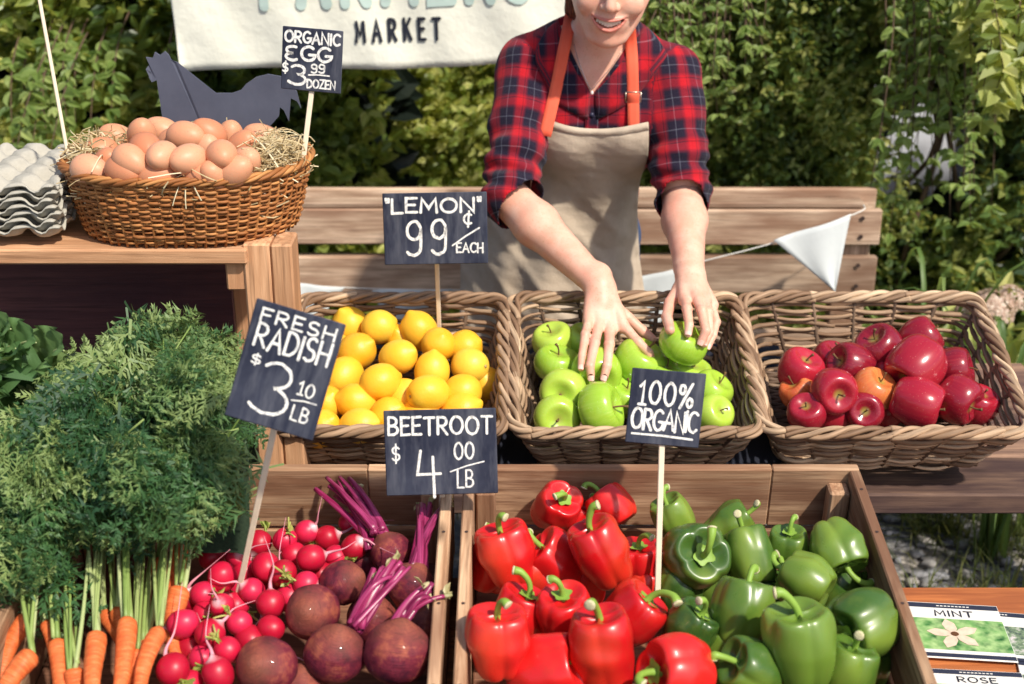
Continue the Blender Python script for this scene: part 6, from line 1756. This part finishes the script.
# ---- apron
def px2(px, py, Y): return at(px, py, Y)
def apron_edge(z, s):
    """left / right edge of the apron against height, metres"""
    zs = [.45, .80, .92, 1.0, 1.06, 1.135, 1.17]
    L_ = [-.12, -.112, -.06, .022, .042, .048, .046]; R_ = [.33, .272, .262, .262, .266, .264, .258]
    return np.interp(z, zs, L_ if s < 0 else R_)
zb0, zb1 = .48, 1.142; nz_, nx_ = 120, 64
Zg = np.linspace(zb0, zb1, nz_)[:, None] * np.ones((1, nx_)); ug = np.ones((nz_, 1)) * np.linspace(0, 1, nx_)[None]
Xg = apron_edge(Zg, -1) * (1 - ug) + apron_edge(Zg, 1) * ug
dip = .018 * np.sin(ug * PI) ** 1.2 * np.clip((Zg - 1.05) / .09, 0, 1) + .012 * (1 - ug) * 0
Zg2 = Zg - dip - .010 * ug * np.clip((Zg - 1.05) / .09, 0, 1)
Zq = np.maximum(Zg2, .84)
Xq = np.clip(Xg, .05, .27) if False else Xg
Yg = front_y(Xg, Zq, lambda P: torso(P) - .020); cx_ = .135
# beyond the body the cloth hangs back
body_y = front_y(np.full((nz_, 1), cx_), Zq[:, :1], lambda P: torso(P) - .020)
lim = body_y + .06 + 1.1 * np.clip(np.abs(Xg - cx_) - .10, 0, 1) ** 1.2
Yg = np.minimum(Yg, lim)
for _ in range(14):
    Yp = np.pad(Yg, 1, mode='edge'); Yg = .5 * Yg + .125 * (Yp[:-2, 1:-1] + Yp[2:, 1:-1] + Yp[1:-1, :-2] + Yp[1:-1, 2:])
pgr = np.stack([Xg, Yg * 0, Zg2], -1)
down = np.clip((1.06 - Zg2) / .2, 0, 1)
Yg = Yg - .006 - .022 * down * (np.sin((Xg - .15) * 42 + 5 * (Zg2 - 1) + 1.2 * wob(pgr, 5, 3)) * .5 + .3) - .004 * wob(pgr, 77, 9, 3) - .05 * np.clip((1.0 - Zg2) / .3, 0, 1) ** 1.2
# soft diagonal creases across the lap
Yg = Yg - .006 * down * np.exp(-((np.abs((Xg - .2) + (Zg2 - .95) * .9) % .09 - .045) / .014) ** 2)
mb = MB(); i = np.arange(nz_ - 1)[:, None] * nx_; j = np.arange(nx_ - 1)[None]
mb.add(np.stack([Xg, Yg, Zg2], -1).reshape(-1, 3), np.stack([i + j, i + j + 1, i + nx_ + j + 1, i + nx_ + j], -1).reshape(-1, 4))
m = Mt('beige_canvas', .9, .12); o_ = m.obj(); n = m.noise(o_, 11, 4, .6); wv_ = m.noise(o_, 1100, 1)
m.col(m.mix(m.math('MULTIPLY', wv_, .25), m.mix(m.ramp(n, [(.35, 0), (.7, 1)]), (.47, .38, .285), (.6, .5, .385)), (.28, .21, .15))); m.bump(m.math('ADD', m.noise(o_, 26, 5, .62), m.math('MULTIPLY', wv_, .12)), .55, .006); M_apron = m.m
ap = pobj(mb, 'apron', M_apron); s_ = ap.modifiers.new('t', 'SOLIDIFY'); s_.thickness = .002
mb = MB()   # hem stitching along the bib top
rows = [[np.array([Xg[-1, j], Yg[-1, j] - .0016, Zg2[-1, j] + .0005]), np.array([Xg[-4, j], Yg[-4, j] - .0018, Zg2[-4, j]])] for j in range(nx_)]
strip(rows, mb); o = pobj(mb, 'apron_hem', M_apron, ap); s_ = o.modifiers.new('t', 'SOLIDIFY'); s_.thickness = .0012
# straps
m = Mt('coral_webbing', .8, .2); o_ = m.obj(); m.col(m.mix(m.noise(o_, 30, 3), (.72, .1, .05), (.82, .15, .08))); m.bump(m.noise(m.scale(o_, (900, 900, 250)), 1), .3, .001); M_strap2 = m.m
def strap(path, w, lift, n=40, nm='apron_strap'):
    P = smoothpath(path, n)
    for k in range(3): P[1:-1] = .25 * P[:-2] + .5 * P[1:-1] + .25 * P[2:]
    T = np.gradient(P, axis=0); T /= np.linalg.norm(T, axis=1)[:, None]; s = np.cross(T, [0, -1.0, .15]); s /= np.linalg.norm(s, axis=1)[:, None]
    rows = [[P[i] + s[i] * w * u for u in (-.5, -.17, .17, .5)] for i in range(n)]; mb = MB(); strip(rows, mb); o = pobj(mb, nm, M_strap2); s_ = o.modifiers.new('t', 'SOLIDIFY'); s_.thickness = .0022; s_.offset = 0; return P
def onf(px, py, lift, Y0=2.7):
    p = at(px, py, Y0)
    for _ in range(5): y = front_y(np.array([p[0]]), np.array([p[2]]), lambda P: np.minimum(shirtd(P), neckd(P)))[0]; p = at(px, py, min(y, 2.80) - lift)
    return p
strap([onf(545, 136, .009), onf(551, 110, .008), onf(557, 84, .009), onf(562, 58, .012), onf(567, 34, .010), onf(571, 14, .008), at(574, -6, 2.755), at(580, -22, 2.79), neck0 + [-.03, .075, .05], neck0 + [0, .085, .05]], .0235, 0)
strap([onf(633.5, 141, .009), onf(633.5, 116, .009), onf(633, 92, .009), onf(632.5, 66, .012), onf(631, 42, .010), onf(629, 20, .008), at(627, 2, 2.75), at(622, -14, 2.79), neck0 + [.04, .075, .05], neck0 + [0, .085, .05]], .0225, 0)
# buckle with the folded strap end
bk = onf(633.3, 97, .012); mb = MB(); w_, h_ = .0145, .0095
P = [bk + np.array(q) for q in ((-w_, 0, -h_), (w_, 0, -h_), (w_, 0, h_), (-w_, 0, h_), (-w_, 0, -h_), (w_, 0, -h_))]; 
for a, b in zip(P[:-2], P[1:-1]): tube(mb, [a, (a + b) / 2, b], .0013, 6)
pobj(mb, 'buckle', plain('buckle_metal', (.6, .52, .4), .1, .3, .5, 30, 0, 'obj', Metallic=.9))
mb = MB(); rows = [[bk + np.array([x, -.003 - .002 * math.sin((z + .008) / .02 * PI), z]) for x in (-.0115, 0, .0115)] for z in np.linspace(-.014, .008, 8)]; strip(rows, mb); o = pobj(mb, 'strap_fold', M_strap2); s_ = o.modifiers.new('t', 'SOLIDIFY'); s_.thickness = .0022
# necklace
def skinf(P): d, _ = headd(P); return smin(np.minimum(d, neckd(P)), torso(P), .03)
def ons(px, py): 
    p = at(px, py, 2.7)
    for _ in range(4): y = front_y(np.array([p[0]]), np.array([p[2]]), skinf)[0]; p = at(px, py, min(y, 2.78) - .0015)
    return p
mb = MB(); tube(mb, smoothpath([ons(574, 44), ons(579, 62), ons(586, 80), ons(591.5, 89), ons(600, 80), ons(612, 66), ons(622, 50)], 40), .0006, 5); nk = pobj(mb, 'necklace', plain('silver', (.7, .68, .64), .05, .25, .5, 30, 0, 'obj', Metallic=1.0))
mb = MB(); pp = ons(592, 93); tube(mb, [pp + [0, -.002, .005], pp + [0, -.003, 0], pp + [0, -.002, -.006]], [.0015, .0036, .002], 10); pobj(mb, 'pendant', plain('pearl', (.8, .78, .72), .05, .2), nk)
# apron tie at the waist is hidden; jeans and shoes
def jeans(P):
    d = s_ell(P, pel + [0, 0, -.02], (.148, .118, .12))
    for s in (-1, 1): k = pel + np.array([s * .088, -.03, -.4]); a = np.array([pel[0] + s * .1, pel[1] + .0, .09]); d = smin(d, s_cap(P, pel + [s * .08, 0, -.06], k, .088, .06), .03); d = smin(d, s_cap(P, k, a, .06, .045), .02)
    return d + wob(P.astype(float), 9, 6, 2) * .004
V_, Q_ = sdf_mesh(jeans, (-.12, 2.75, .05), (.42, 3.12, .99), .009); V_, Q_ = clipmesh(V_, Q_, (V_[:, 2] > .085) & (V_[:, 2] < .95)); mb = MB(); mb.add(V_, Q_); pobj(mb, 'jeans', plain('denim', (.06, .09, .17), .3, .85, .1, 60, .3))
for s in (-1, 1):
    ax_ = pel[0] + s * .1
    def shoe(P): d = s_ell(P, (ax_, 2.88, .045), (.046, .13, .05)); d = smin(d, s_cap(P, (ax_, 2.93, .05), (ax_, 2.935, .12), .046, .044), .02); return smax(d, .002 - P[..., 2], .004)
    V_, Q_ = sdf_mesh(shoe, (ax_ - .09, 2.7, -.02), (ax_ + .09, 3.06, .2), .007); mb = MB(); mb.add(V_, Q_); pobj(mb, 'boot', plain('boot_leather', (.1, .05, .03), .3, .5, .3, 50, .2))
    ank = MB()
